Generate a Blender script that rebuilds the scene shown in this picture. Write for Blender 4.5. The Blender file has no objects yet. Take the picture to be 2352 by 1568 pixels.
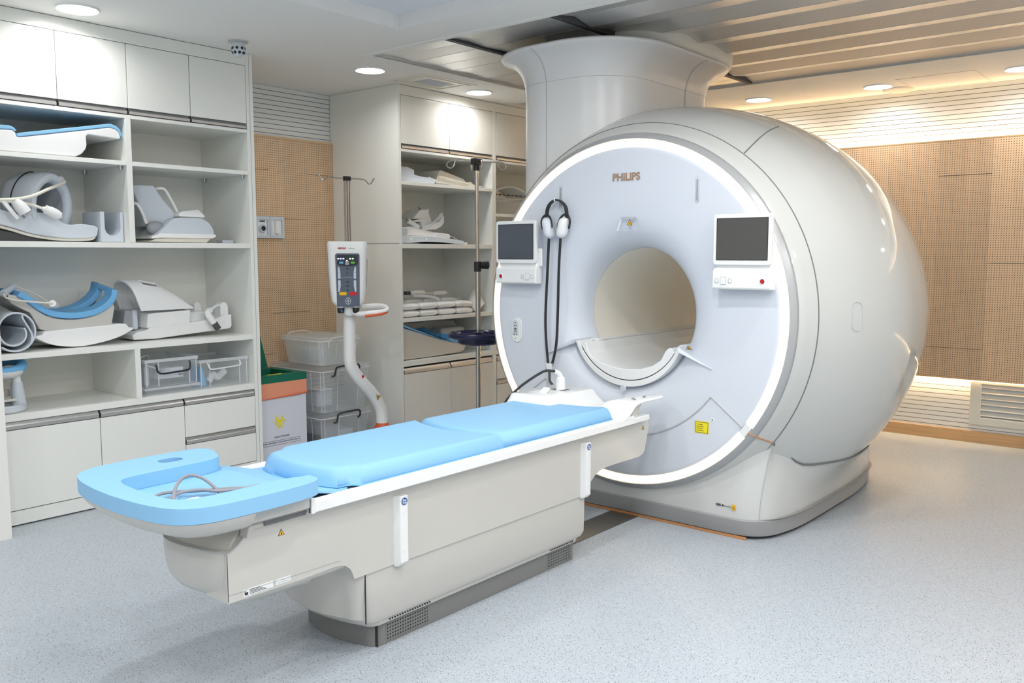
import bpy, bmesh, math, random
from mathutils import Vector, Matrix, Euler
PI = math.pi
random.seed(7)
SC = bpy.context.scene
COL = SC.collection
ORG = {}

# ---------------------------------------------------------------- materials
def srgb(r, g, b):
    f = lambda c: (c/255/12.92) if c/255 <= .04045 else ((c/255+.055)/1.055)**2.4
    return (f(r), f(g), f(b), 1)

def mat(name, col, rough=.5, metal=0., coat=0., spec=.5, emit=None, estr=0., noise=0., nscale=30., bump=0., bscale=200., alpha=None, trans=0., sss=0.):
    m = bpy.data.materials.new(name); m.use_nodes = True
    nt = m.node_tree; b = nt.nodes['Principled BSDF']
    if len(col) == 3: col = (*col, 1)
    b.inputs['Base Color'].default_value = col
    b.inputs['Roughness'].default_value = rough
    b.inputs['Metallic'].default_value = metal
    b.inputs['Coat Weight'].default_value = coat
    b.inputs['Coat Roughness'].default_value = .03
    b.inputs['Specular IOR Level'].default_value = spec
    b.inputs['Transmission Weight'].default_value = trans
    if alpha is not None: b.inputs['Alpha'].default_value = alpha
    if emit:
        b.inputs['Emission Color'].default_value = (*emit[:3], 1)
        b.inputs['Emission Strength'].default_value = estr
    tc = None
    if noise or bump:
        tc = nt.nodes.new('ShaderNodeTexCoord')
    if noise:
        n = nt.nodes.new('ShaderNodeTexNoise'); n.inputs['Scale'].default_value = nscale; n.inputs['Detail'].default_value = 3
        nt.links.new(tc.outputs['Object'], n.inputs['Vector'])
        mr = nt.nodes.new('ShaderNodeMapRange'); mr.inputs[3].default_value = 1-noise; mr.inputs[4].default_value = 1+noise
        nt.links.new(n.outputs['Fac'], mr.inputs[0])
        mx = nt.nodes.new('ShaderNodeMix'); mx.data_type = 'RGBA'; mx.blend_type = 'MULTIPLY'; mx.inputs[0].default_value = 1
        mx.inputs[6].default_value = col
        nt.links.new(mr.outputs[0], mx.inputs[7])
        nt.links.new(mx.outputs[2], b.inputs['Base Color'])
    if bump:
        n2 = nt.nodes.new('ShaderNodeTexNoise'); n2.inputs['Scale'].default_value = bscale; n2.inputs['Detail'].default_value = 2
        nt.links.new(tc.outputs['Object'], n2.inputs['Vector'])
        bp = nt.nodes.new('ShaderNodeBump'); bp.inputs['Strength'].default_value = bump; bp.inputs['Distance'].default_value = .002
        nt.links.new(n2.outputs['Fac'], bp.inputs['Height']); nt.links.new(bp.outputs[0], b.inputs['Normal'])
    return m

def N(nt, t, **kw):
    n = nt.nodes.new(t)
    for k, v in kw.items(): setattr(n, k, v)
    return n

def math_node(nt, op, a, b=None, c=None):
    n = nt.nodes.new('ShaderNodeMath'); n.operation = op
    for i, v in enumerate((a, b, c)):
        if v is None: continue
        if isinstance(v, (int, float)): n.inputs[i].default_value = v
        else: nt.links.new(v, n.inputs[i])
    return n.outputs[0]

def dots_mat(name, base, hole, px, pz, rad, ax='X', az='Z', rough=.5, wood=False, metal=0.):
    """perforated sheet: round holes on a square grid in object space"""
    m = bpy.data.materials.new(name); m.use_nodes = True
    nt = m.node_tree; b = nt.nodes['Principled BSDF']; b.inputs['Roughness'].default_value = rough; b.inputs['Metallic'].default_value = metal
    tc = N(nt, 'ShaderNodeTexCoord'); sp = N(nt, 'ShaderNodeSeparateXYZ'); nt.links.new(tc.outputs['Object'], sp.inputs[0])
    def cell(o, p):
        f = math_node(nt, 'FRACT', math_node(nt, 'DIVIDE', o, p))
        return math_node(nt, 'MULTIPLY', math_node(nt, 'SUBTRACT', f, .5), p)
    u = cell(sp.outputs[ax], px); v = cell(sp.outputs[az], pz)
    d = math_node(nt, 'SQRT', math_node(nt, 'ADD', math_node(nt, 'MULTIPLY', u, u), math_node(nt, 'MULTIPLY', v, v)))
    msk = math_node(nt, 'LESS_THAN', d, rad)
    mx = N(nt, 'ShaderNodeMix', data_type='RGBA'); nt.links.new(msk, mx.inputs[0])
    mx.inputs[6].default_value = base; mx.inputs[7].default_value = hole
    if wood:
        # veneer panels of varied tone with fine vertical grain
        cu = math_node(nt, 'FLOOR', math_node(nt, 'DIVIDE', sp.outputs[ax], wood))
        wn = N(nt, 'ShaderNodeTexWhiteNoise', noise_dimensions='1D'); nt.links.new(cu, wn.inputs['W'])
        mp = N(nt, 'ShaderNodeMapping'); nt.links.new(tc.outputs['Object'], mp.inputs['Vector'])
        mp.inputs['Scale'].default_value = (14, 14, .8)
        ns = N(nt, 'ShaderNodeTexNoise'); ns.inputs['Scale'].default_value = 3; ns.inputs['Detail'].default_value = 4
        nt.links.new(mp.outputs[0], ns.inputs['Vector'])
        tone = math_node(nt, 'ADD', math_node(nt, 'MULTIPLY', wn.outputs['Value'], .22), math_node(nt, 'MULTIPLY', ns.outputs['Fac'], .3))
        tone = math_node(nt, 'ADD', tone, .74)
        m2 = N(nt, 'ShaderNodeMix', data_type='RGBA', blend_type='MULTIPLY'); m2.inputs[0].default_value = 1
        m2.inputs[6].default_value = base; nt.links.new(tone, m2.inputs[7])
        nt.links.new(m2.outputs[2], mx.inputs[6])
    nt.links.new(mx.outputs[2], b.inputs['Base Color'])
    return m

def wood_mat(name, base, rough=.45, ax=2):
    m = bpy.data.materials.new(name); m.use_nodes = True
    nt = m.node_tree; b = nt.nodes['Principled BSDF']; b.inputs['Roughness'].default_value = rough
    tc = N(nt, 'ShaderNodeTexCoord'); mp = N(nt, 'ShaderNodeMapping'); nt.links.new(tc.outputs['Object'], mp.inputs['Vector'])
    sc = [25, 25, 25]; sc[ax] = 1; mp.inputs['Scale'].default_value = sc
    ns = N(nt, 'ShaderNodeTexNoise'); ns.inputs['Scale'].default_value = 2.5; ns.inputs['Detail'].default_value = 4
    nt.links.new(mp.outputs[0], ns.inputs['Vector'])
    m2 = N(nt, 'ShaderNodeMix', data_type='RGBA', blend_type='MULTIPLY'); m2.inputs[0].default_value = 1
    m2.inputs[6].default_value = base
    nt.links.new(math_node(nt, 'ADD', math_node(nt, 'MULTIPLY', ns.outputs['Fac'], .6), .7), m2.inputs[7])
    nt.links.new(m2.outputs[2], b.inputs['Base Color'])
    return m

def floor_mat():
    m = bpy.data.materials.new('speckled_vinyl'); m.use_nodes = True
    nt = m.node_tree; b = nt.nodes['Principled BSDF']
    b.inputs['Roughness'].default_value = .32; b.inputs['Specular IOR Level'].default_value = .42
    tc = N(nt, 'ShaderNodeTexCoord')
    def speck(scale, thr, rnd, stretch, seed):
        mp = N(nt, 'ShaderNodeMapping'); nt.links.new(tc.outputs['Object'], mp.inputs['Vector'])
        mp.inputs['Location'].default_value = (seed, seed*.7, 0); mp.inputs['Scale'].default_value = stretch
        mp.inputs['Rotation'].default_value = (0, 0, seed)
        vo = N(nt, 'ShaderNodeTexVoronoi', voronoi_dimensions='2D', feature='F1'); vo.inputs['Scale'].default_value = scale
        vo.inputs['Randomness'].default_value = 1
        nt.links.new(mp.outputs[0], vo.inputs['Vector'])
        wn = N(nt, 'ShaderNodeTexWhiteNoise', noise_dimensions='3D'); nt.links.new(vo.outputs['Color'], wn.inputs['Vector'])
        near = math_node(nt, 'LESS_THAN', vo.outputs['Distance'], thr)
        some = math_node(nt, 'LESS_THAN', wn.outputs['Value'], rnd)
        return math_node(nt, 'MULTIPLY', near, some)
    ns = N(nt, 'ShaderNodeTexNoise'); ns.inputs['Scale'].default_value = 60; ns.inputs['Detail'].default_value = 5
    nt.links.new(tc.outputs['Object'], ns.inputs['Vector'])
    mx0 = N(nt, 'ShaderNodeMix', data_type='RGBA'); nt.links.new(ns.outputs['Fac'], mx0.inputs[0])
    mx0.inputs[6].default_value = FLOOR_A; mx0.inputs[7].default_value = FLOOR_B
    cur = mx0.outputs[2]
    for scale, thr, rnd, st, seed, colr in ((60, .17, .24, (1, 2.4, 1), .4, (.10, .11, .13, 1)), (52, .15, .22, (2.6, 1, 1), 1.9, (.14, .15, .16, 1)),
                                            (95, .2, .16, (1, 1.6, 1), 3.1, (.27, .29, .32, 1)), (75, .25, .2, (1.6, 1, 1), 5.2, (.55, .58, .61, 1))):
        mx = N(nt, 'ShaderNodeMix', data_type='RGBA'); nt.links.new(speck(scale, thr, rnd, st, seed), mx.inputs[0])
        nt.links.new(cur, mx.inputs[6]); mx.inputs[7].default_value = colr
        cur = mx.outputs[2]
    nt.links.new(cur, b.inputs['Base Color'])
    return m

# ---------------------------------------------------------------- mesh builder
def catmull(pts, n=8, closed=False):
    P = [Vector(p) for p in pts]; out = []
    L = len(P); rng = range(L if closed else L-1)
    for i in rng:
        p0 = P[(i-1) % L] if (closed or i > 0) else P[0]*2-P[1]
        p1 = P[i]; p2 = P[(i+1) % L]
        p3 = P[(i+2) % L] if (closed or i+2 < L) else P[-1]*2-P[-2]
        for k in range(n):
            t = k/n
            out.append(.5*((2*p1)+(-p0+p2)*t+(2*p0-5*p1+4*p2-p3)*t*t+(-p0+3*p1-3*p2+p3)*t**3))
    if not closed: out.append(P[-1])
    return out

class B:
    def __init__(s): s.bm = bmesh.new()
    def box(s, lo, hi):
        v = [s.bm.verts.new((x, y, z)) for x in (lo[0], hi[0]) for y in (lo[1], hi[1]) for z in (lo[2], hi[2])]
        for f in ((0,1,3,2), (4,6,7,5), (0,4,5,1), (2,3,7,6), (0,2,6,4), (1,5,7,3)):
            s.bm.faces.new([v[i] for i in f])
        return s
    def loft(s, loops, cap=True, closed=True, ring=False):
        rows = [[s.bm.verts.new(p) for p in l] for l in loops]
        n = len(rows[0]); m = len(rows)
        for a in range(m if ring else m-1):
            r0, r1 = rows[a], rows[(a+1) % m]
            for i in range(n if closed else n-1):
                j = (i+1) % n
                try: s.bm.faces.new((r0[i], r0[j], r1[j], r1[i]))
                except ValueError: pass
        if cap and not ring:
            for r in (rows[0], rows[-1]):
                try: s.bm.faces.new(r)
                except ValueError: pass
        return s
    def prism(s, poly, axis, a, b):
        def P(p, t):
            return {'x': (t, p[0], p[1]), 'y': (p[0], t, p[1]), 'z': (p[0], p[1], t)}[axis]
        return s.loft([[P(p, a) for p in poly], [P(p, b) for p in poly]])
    def cyl(s, p0, p1, r0, r1=None, n=24):
        r1 = r0 if r1 is None else r1
        p0, p1 = Vector(p0), Vector(p1); d = (p1-p0).normalized()
        u = d.orthogonal().normalized(); w = d.cross(u)
        L = []
        for p, r in ((p0, r0), (p1, r1)):
            L.append([p+(u*math.cos(2*PI*i/n)+w*math.sin(2*PI*i/n))*r for i in range(n)])
        return s.loft(L)
    def lathe(s, prof, o, axis='z', n=48, a0=0, a1=2*PI, sy=1, closed_prof=False):
        """prof: list of (along, radius)"""
        full = abs(a1-a0-2*PI) < 1e-6
        k = n if full else n+1
        loops = []
        for h, r in prof:
            l = []
            for i in range(k):
                a = a0+(a1-a0)*i/n
                c, q = math.cos(a)*r, math.sin(a)*r
                l.append({'z': (o[0]+c, o[1]+q, o[2]+h), 'x': (o[0]+h, o[1]+c*sy, o[2]+q), 'y': (o[0]+c, o[1]+h, o[2]+q)}[axis])
            loops.append(l)
        return s.loft(loops, cap=False, closed=full, ring=closed_prof)
    def tube(s, pts, r, n=10, smooth=6, closed=False):
        P = catmull(pts, smooth, closed) if smooth else [Vector(p) for p in pts]
        L = len(P); up = None; loops = []
        for i, p in enumerate(P):
            if closed: t = (P[(i+1) % L]-P[i-1]).normalized()
            else: t = (P[min(i+1, L-1)]-P[max(i-1, 0)]).normalized()
            if up is None: up = t.orthogonal().normalized()
            up = (up-t*up.dot(t)).normalized(); w = t.cross(up)
            rr = r(i/(L-1)) if callable(r) else r
            loops.append([p+(up*math.cos(2*PI*k/n)+w*math.sin(2*PI*k/n))*rr for k in range(n)])
        return s.loft(loops, ring=closed)
    def sphere(s, c, r, n=20, m=12):
        if isinstance(r, (int, float)): r = (r, r, r)
        loops = []
        for j in range(1, m):
            t = PI*j/m
            loops.append([(c[0]+r[0]*math.sin(t)*math.cos(2*PI*i/n), c[1]+r[1]*math.sin(t)*math.sin(2*PI*i/n), c[2]+r[2]*math.cos(t)) for i in range(n)])
        return s.loft(loops)
    def grid(s, f, nu, nv):
        V = [[s.bm.verts.new(f(i/nu, j/nv)) for j in range(nv+1)] for i in range(nu+1)]
        for i in range(nu):
            for j in range(nv):
                s.bm.faces.new((V[i][j], V[i+1][j], V[i+1][j+1], V[i][j+1]))
        return s
    def face(s, pts):
        s.bm.faces.new([s.bm.verts.new(p) for p in pts]); return s
    def move(s, M):
        bmesh.ops.transform(s.bm, matrix=M, verts=s.bm.verts); return s

def rrect(w, h, r, n=5, c=(0, 0)):
    out = []
    for cx, cy, a0 in ((w/2-r, h/2-r, 0), (-w/2+r, h/2-r, PI/2), (-w/2+r, -h/2+r, PI), (w/2-r, -h/2+r, 1.5*PI)):
        for i in range(n+1):
            a = a0+PI/2*i/n
            out.append((c[0]+cx+r*math.cos(a), c[1]+cy+r*math.sin(a)))
    return out

def obj(name, b, m, parent=None, bev=0, seg=3, smooth=True, sub=0, solid=0, ang=35, local=False, loc=None):
    bm = b.bm if isinstance(b, B) else b
    bmesh.ops.remove_doubles(bm, verts=bm.verts, dist=1e-6)
    bmesh.ops.recalc_face_normals(bm, faces=bm.faces)
    o0 = Vector((0, 0, 0))
    if parent is not None and not local: o0 = ORG[parent]
    if parent is None and loc is not None: o0 = Vector(loc)
    if o0.length > 0: bmesh.ops.translate(bm, verts=bm.verts, vec=-o0)
    me = bpy.data.meshes.new(name); bm.to_mesh(me); bm.free()
    if smooth:
        me.shade_smooth(); me.set_sharp_from_angle(angle=math.radians(ang))
    o = bpy.data.objects.new(name, me); COL.objects.link(o); me.materials.append(m)
    if parent is not None: o.parent = parent
    else: o.location = o0
    ORG[o] = o0.copy()
    if solid:
        s = o.modifiers.new('solid', 'SOLIDIFY'); s.thickness = solid; s.offset = 0
    if bev:
        k = o.modifiers.new('bevel', 'BEVEL'); k.width = bev; k.segments = seg; k.limit_method = 'ANGLE'; k.angle_limit = math.radians(40); k.harden_normals = smooth
    if sub:
        k = o.modifiers.new('sub', 'SUBSURF'); k.levels = sub; k.render_levels = sub
    return o

def thing(name, label, cat, loc, group=None):
    o = bpy.data.objects.new(name, None); COL.objects.link(o); o.location = loc; o.empty_display_size = .1
    ORG[o] = Vector(loc); tag(o, label, cat, group); return o
def tag(o, label, cat, group=None, kind=None):
    o['label'] = label; o['category'] = cat
    if group: o['group'] = group
    if kind: o['kind'] = kind
    return o
def lab(o, l): o['label'] = l; return o
def struct(name, b, m, **kw):
    o = obj(name, b, m, **kw); o['kind'] = 'structure'; return o

def dup(root, loc, label, rz=None, group=None):
    r = root.copy(); COL.objects.link(r); r.location = loc
    if rz is not None: r.rotation_euler = (0, 0, rz)
    r['label'] = label
    if group: r['group'] = group
    for ch in root.children:
        c = ch.copy(); COL.objects.link(c); c.parent = r
        for g in ch.children:
            d = g.copy(); COL.objects.link(d); d.parent = c
    return r

def text(name, body, size, pos, right, up, m, parent, ext=.0006, bold=0., align='CENTER', shear=0., spacing=1., sx=1.):
    cu = bpy.data.curves.new('t', 'FONT'); cu.body = body; cu.size = size; cu.align_x = align; cu.align_y = 'CENTER'
    cu.extrude = ext; cu.offset = bold; cu.shear = shear; cu.space_character = spacing; cu.resolution_u = 3
    to = bpy.data.objects.new('t', cu); COL.objects.link(to)
    dg = bpy.context.evaluated_depsgraph_get(); dg.update()
    me = bpy.data.meshes.new_from_object(to.evaluated_get(dg))
    bpy.data.objects.remove(to); bpy.data.curves.remove(cu)
    me.name = name
    R = Vector(right).normalized(); U = Vector(up).normalized(); W = R.cross(U)
    o0 = ORG[parent]
    M = Matrix.Translation(Vector(pos)-o0) @ Matrix(((R.x, U.x, W.x, 0), (R.y, U.y, W.y, 0), (R.z, U.z, W.z, 0), (0, 0, 0, 1))) @ Matrix.Diagonal((sx, 1, 1, 1))
    me.transform(M)
    me.materials.clear(); me.materials.append(m)
    o = bpy.data.objects.new(name, me); COL.objects.link(o); o.parent = parent; ORG[o] = o0.copy()
    return o

def slab(outer, holes, z0, z1, fn=None):
    """flat slab with holes, in xy between z0 and z1; fn maps (u,v,w)->xyz"""
    fn = fn or (lambda u, v, w: (u, v, w))
    b = B(); bm = b.bm; loops = []
    for z in (z0, z1):
        es = []; ls = []
        for pl in [outer]+holes:
            vs = [bm.verts.new((p[0], p[1], z)) for p in pl]; ls.append(vs)
            for i in range(len(vs)): es.append(bm.edges.new((vs[i], vs[(i+1) % len(vs)])))
        bmesh.ops.triangle_fill(bm, use_beauty=True, edges=es, normal=(0, 0, 1))
        loops.append(ls)
    for a, c in zip(*loops):
        for i in range(len(a)):
            j = (i+1) % len(a)
            bm.faces.new((a[i], a[j], c[j], c[i]))
    for v in bm.verts: v.co = Vector(fn(*v.co))
    return b
# ---------------------------------------------------------------- palette
FLOOR_A = (.41, .455, .505, 1); FLOOR_B = (.45, .495, .545, 1)
M = {}
M['lam'] = mat('white_laminate', (.80, .81, .775), .3, noise=.015, nscale=60)
M['lam_in'] = mat('white_laminate_inside', (.80, .80, .755), .45)
M['lam_gloss'] = mat('glossy_laminate', (.76, .765, .73), .12)
M['ceil'] = mat('ceiling_paint', (.80, .795, .77), .8)
M['ceil_blue'] = mat('ceiling_recess_bluish', (.76, .775, .83), .7)  # recess ceiling, a little bluer than the rest of the ceiling
M['wall'] = mat('wall_paint', (.8, .79, .76), .7)
M['alu'] = mat('brushed_aluminium', (.62, .61, .60), .38, metal=.9)
M['steel'] = mat('polished_steel', (.6, .57, .53), .22, metal=1)
M['gap'] = mat('dark_gap', (.03, .03, .03), .8)
M['floor'] = floor_mat()
M['wood'] = dots_mat('perforated_wood', (.66, .46, .29, 1), (.055, .03, .015, 1), .0165, .0165, .0031, 'X', 'Z', .5, wood=.36)
M['wood_y'] = dots_mat('perforated_wood_side', (.66, .46, .29, 1), (.055, .03, .015, 1), .0165, .0165, .0031, 'Y', 'Z', .5, wood=.36)
M['oak'] = wood_mat('oak_strip', (.58, .36, .18, 1), .45, 1)
M['oak_x'] = wood_mat('oak_strip_x', (.62, .42, .24, 1), .45, 0)
M['mri'] = mat('gloss_white_shell', (.56, .57, .555), .06, spec=.65)
M['disc'] = mat('satin_white_cover', (.64, .68, .75), .35, spec=.4)  # white cover, with the bluish cast of the room light put into its colour
M['disc_low'] = mat('satin_white_panel', (.76, .785, .82), .32, spec=.4)
M['fair'] = mat('white_base_cover', (.56, .57, .555), .18)
M['bore'] = mat('bore_liner', (.86, .83, .75), .4)
M['trim'] = mat('silver_trim', (.42, .43, .44), .32, metal=.25)
M['plinth'] = mat('grey_plinth', (.30, .30, .30), .38)
M['plinth_t'] = mat('grey_table_plinth', (.20, .20, .195), .45)
M['line'] = mat('seam_line', (.16, .165, .17), .6)
M['line_l'] = mat('seam_light', (.45, .46, .47), .5)
M['cream'] = mat('cream_plastic', (.57, .555, .52), .28)
M['colw'] = mat('column_white', (.72, .715, .71), .3)
M['white'] = mat('white_plastic', (.80, .81, .81), .3)
M['tray'] = mat('white_tray', (.80, .815, .82), .18)
M['blue'] = mat('blue_foam', (.25, .51, .77), .5, bump=.25, bscale=900)
M['blue2'] = mat('blue_pad', (.17, .46, .78), .55, bump=.2, bscale=900)
M['navy'] = mat('navy_plastic', (.012, .014, .06), .2)
M['black'] = mat('black_plastic', (.015, .015, .018), .4)
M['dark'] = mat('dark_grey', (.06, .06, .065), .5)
M['grey'] = mat('grey_plastic', (.33, .35, .38), .5)
M['lgrey'] = mat('pale_grey_plastic', (.58, .63, .69), .45)
M['cable'] = mat('grey_cable', (.28, .28, .31), .45)
M['ivory'] = mat('ivory_plastic', (.74, .71, .63), .45)
M['copper_and_glow'] = mat('copper_gap_and_seam_glow', (.55, .25, .10), .5)
M['gold'] = mat('bronze_letter', (.42, .27, .17), .4, metal=.35)
M['red'] = mat('red_button', (.45, .01, .02), .3)
M['orange'] = mat('orange_plastic', (.62, .11, .03), .4)
M['yellow'] = mat('yellow_label', (.82, .70, .02), .5)
M['amber'] = mat('amber_label', (.80, .46, .03), .5)
M['ink'] = mat('printed_ink', (.03, .03, .035), .7)
M['navyink'] = mat('navy_print', (.02, .08, .32), .6)
M['screen_l'] = mat('display_glass', (.085, .095, .115), .12)
M['screen_r'] = mat('display_glass_dark', (.075, .072, .07), .14)
M['ring'] = mat('ring_light', (.9, .85, .75), .5, emit=(1., .77, .48), estr=.75)
M['led'] = mat('warm_led', (.9, .8, .6), .5, emit=(1., .72, .38), estr=27)
M['lamp'] = mat('downlight_lens', (.9, .9, .9), .5, emit=(1., .985, .955), estr=5)
M['lampw'] = mat('downlight_lens_warmside', (.9, .9, .9), .5, emit=(1., .985, .955), estr=5)
M['green'] = mat('green_board', (.0, .13, .075), .55)
M['salmon'] = mat('orange_bag_film', (.78, .31, .19), .45)
M['paper'] = mat('white_board', (.66, .68, .76), .7)
M['perf'] = dots_mat('perforated_metal', (.80, .79, .77, 1), (.42, .42, .42, 1), .008, .008, .0021, 'Y', 'X', .34, metal=.6)
M['vent'] = dots_mat('vent_dots', (.20, .20, .195, 1), (.01, .01, .01, 1), .0125, .0125, .0036, 'X', 'Z', .45)

# stripes: white boards with dark shadow lines
def stripes(name, base):
    m = bpy.data.materials.new(name); m.use_nodes = True
    nt = m.node_tree; b = nt.nodes['Principled BSDF']; b.inputs['Roughness'].default_value = .6
    tc = N(nt, 'ShaderNodeTexCoord'); sp = N(nt, 'ShaderNodeSeparateXYZ'); nt.links.new(tc.outputs['Object'], sp.inputs[0])
    f = math_node(nt, 'FRACT', math_node(nt, 'DIVIDE', math_node(nt, 'ADD', sp.outputs['Z'], .0335), .034))
    msk = math_node(nt, 'LESS_THAN', f, .11)
    mx = N(nt, 'ShaderNodeMix', data_type='RGBA'); nt.links.new(msk, mx.inputs[0])
    mx.inputs[6].default_value = base; mx.inputs[7].default_value = (.06, .055, .05, 1)
    nt.links.new(mx.outputs[2], b.inputs['Base Color']); return m
M['stripe'] = stripes('slatted_boards', (.76, .77, .76, 1))

# clear storage plastic: cheap mix so it stays see-through without caustic noise
def clear(name, col, fac):
    m = bpy.data.materials.new(name); m.use_nodes = True
    nt = m.node_tree; out = nt.nodes['Material Output']; b = nt.nodes['Principled BSDF']
    b.inputs['Base Color'].default_value = col; b.inputs['Roughness'].default_value = .18
    tr = N(nt, 'ShaderNodeBsdfTransparent'); tr.inputs[0].default_value = (.985, .99, .995, 1)
    tl = N(nt, 'ShaderNodeBsdfTranslucent'); tl.inputs[0].default_value = col
    m2 = N(nt, 'ShaderNodeMixShader'); m2.inputs[0].default_value = .45
    nt.links.new(b.outputs[0], m2.inputs[1]); nt.links.new(tl.outputs[0], m2.inputs[2])
    mx = N(nt, 'ShaderNodeMixShader'); mx.inputs[0].default_value = fac
    nt.links.new(tr.outputs[0], mx.inputs[1]); nt.links.new(m2.outputs[0], mx.inputs[2]); nt.links.new(mx.outputs[0], out.inputs['Surface'])
    return m
M['clear'] = clear('clear_plastic', (.9, .93, .96, 1), .24)
M['clear_s'] = clear('frosted_plastic', (.92, .95, .97, 1), .22)
M['clear_m'] = clear('milky_plastic', (.9, .93, .93, 1), .38)
M['clear_e'] = clear('clear_rib', (.93, .95, .97, 1), .7)
M['haze'] = clear('clear_film', (.8, .85, .95, 1), .35)

# ---------------------------------------------------------------- camera
cam = bpy.data.cameras.new('camera'); co = bpy.data.objects.new('camera', cam); COL.objects.link(co)
cam.sensor_width = 36; cam.lens = 2010.18/2352*36; cam.clip_start = .05
yaw, pitch, roll = (math.radians(a) for a in (39.9226, 5.72098, -.0367))
F = Vector((math.cos(yaw)*math.cos(pitch), math.sin(yaw)*math.cos(pitch), -math.sin(pitch)))
Rr = Vector((math.sin(yaw), -math.cos(yaw), 0)); Uu = Rr.cross(F)
Rt = Rr*math.cos(roll)+Uu*math.sin(roll); Ut = -Rr*math.sin(roll)+Uu*math.cos(roll)
co.matrix_world = Matrix(((Rt.x, Ut.x, -F.x, 0), (Rt.y, Ut.y, -F.y, 0), (Rt.z, Ut.z, -F.z, 1.40), (0, 0, 0, 1)))
SC.camera = co
SC.view_settings.view_transform = 'Standard'; SC.view_settings.look = 'None'; SC.view_settings.gamma = 1
SC.view_settings.exposure = 1.58
SC.cycles.use_denoising = True
SC.cycles.max_bounces = 10; SC.cycles.diffuse_bounces = 6; SC.cycles.transparent_max_bounces = 24; SC.cycles.sample_clamp_indirect = 6
SC.cycles.caustics_reflective = False; SC.cycles.caustics_refractive = False
w = bpy.data.worlds.new('world'); SC.world = w; w.use_nodes = True
w.node_tree.nodes['Background'].inputs[0].default_value = (.8, .88, 1, 1); w.node_tree.nodes['Background'].inputs[1].default_value = .3

# ---------------------------------------------------------------- room shell
CZ = 2.62; X1 = 7.13; Y1 = 5.55; X0 = -2.2; Y0 = -2.2
struct('floor', B().box((X0, Y0, -.08), (X1, Y1, 0)), M['floor'])
struct('wall_left', B().box((X0, Y1, 0), (X1+.1, Y1+.1, 2.9)), M['stripe'])
struct('wall_right', B().box((X1, Y0-.1, 0), (X1+.1, Y1, 2.9)), M['stripe'])
struct('wall_back', B().box((X0-.1, Y0-.1, 0), (X0, Y1+.1, 2.9)), M['wall'])
struct('wall_near', B().box((X0, Y0-.1, 0), (X1, Y0, 2.9)), M['wall'])
struct('wall_corner', B().box((1.10, 4.605, 0), (1.645, 4.782, CZ)).box((1.10, 4.782, 0), (1.158, Y1, CZ)), M['wall'])
c = B()
for lo, hi in (((X0, 4.22), (X1, Y1)), ((X0, 3.63), (3.70, 4.22)), ((3.38, Y0), (3.70, 3.63)), ((6.08, Y0), (X1, 4.22))):
    c.box((*lo, CZ), (*hi, CZ+.16))
struct('ceiling', c, M['ceil'], smooth=False)
struct('ceiling_recess', B().box((X0, Y0, CZ+.075), (3.38, 3.63, CZ+.12)), M['ceil_blue'], smooth=False)
struct('ceiling_bay', B().box((3.70, Y0, CZ+.13), (6.08, 4.22, CZ+.16)), M['dark'], smooth=False)
# slim bead around the bay edge
struct('trim_1', B().box((3.66, Y0, CZ-.006), (3.70, 4.22, CZ+.002)).box((3.66, 4.22, CZ-.006), (6.12, 4.26, CZ+.002)).box((6.08, Y0, CZ-.006), (6.12, 4.22, CZ+.002)), M['ceil'])
# saw-tooth perforated sheets running across the bay
def slats(y0, y1, zlo, zhi, name, label):
    t = thing(name, label, 'ceiling panel', (4.9, (y0+y1)/2, CZ+.05))
    xs = [3.70, 4.035, 4.396, 4.735, 5.09, 5.43, 5.76, 6.08]
    for a, b in zip(xs[:-1], xs[1:]):
        m = B()
        xm = a+(b-a)*.56
        m.loft([[(a+.002, y, CZ+zhi+.012), (a+.002, y, CZ+zlo), (xm, y, CZ+zhi), (xm+.004, y, CZ+zhi-.001), (b-.002, y, CZ+zlo+.0005), (b-.002, y, CZ+zhi+.012)] for y in (y0, y1)])
        obj('sheet', m, M['perf'], t, smooth=False)
slats(2.86, 3.58, .010, .018, 'perforated_ceiling_panel', 'perforated grey metal ceiling panels beside the white column, between two dark tracks')
slats(3.62, 4.203, .010, .018, 'perforated_ceiling_panel', 'perforated metal ceiling panels nearest the glossy shelf cabinet')
slats(Y0+.1, 2.82, .006, .032, 'perforated_ceiling_panel', 'sawtooth perforated metal ceiling sheets running to the right above the scanner')
for y in (3.60, 2.84):
    for dy in (-.011, .011):
        pass
    t = obj('ceiling_track', B().box((3.70, y-.016, CZ-.001), (6.08, y-.004, CZ+.03)).box((3.70, y+.004, CZ-.001), (6.08, y+.016, CZ+.03)), M['dark'], loc=(4.9, y, CZ))
    tag(t, 'dark double track in the ceiling touching the left of the column' if y > 3 else 'dark double track in the ceiling crossing behind the column top', 'ceiling track')

# wall panels
struct('trim_2', B().box((1.7, Y1-.03, .475), (X1, Y1, 2.243)), M['wood'], smooth=False)
struct('trim_3', B().box((1.7, Y1-.034, 2.243), (X1, Y1, 2.256)), M['oak_x'])
struct('trim_4', B().box((X1-.05, Y0+.1, .478), (X1-.035, 5.5, 2.220)), M['wood_y'], smooth=False)
struct('trim_5', B().box((X1-.052, Y0+.1, 2.220), (X1-.034, 5.5, 2.231)).box((X1-.052, Y0+.1, .470), (X1-.034, 5.5, .478)), M['oak'])
struct('baseboard_right', B().box((X1-.018, Y0, 0), (X1, Y1, .087)), M['oak'])
struct('baseboard_left', B().box((3.3, Y1-.015, 0), (X1, Y1, .087)), M['oak_x'])
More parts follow.
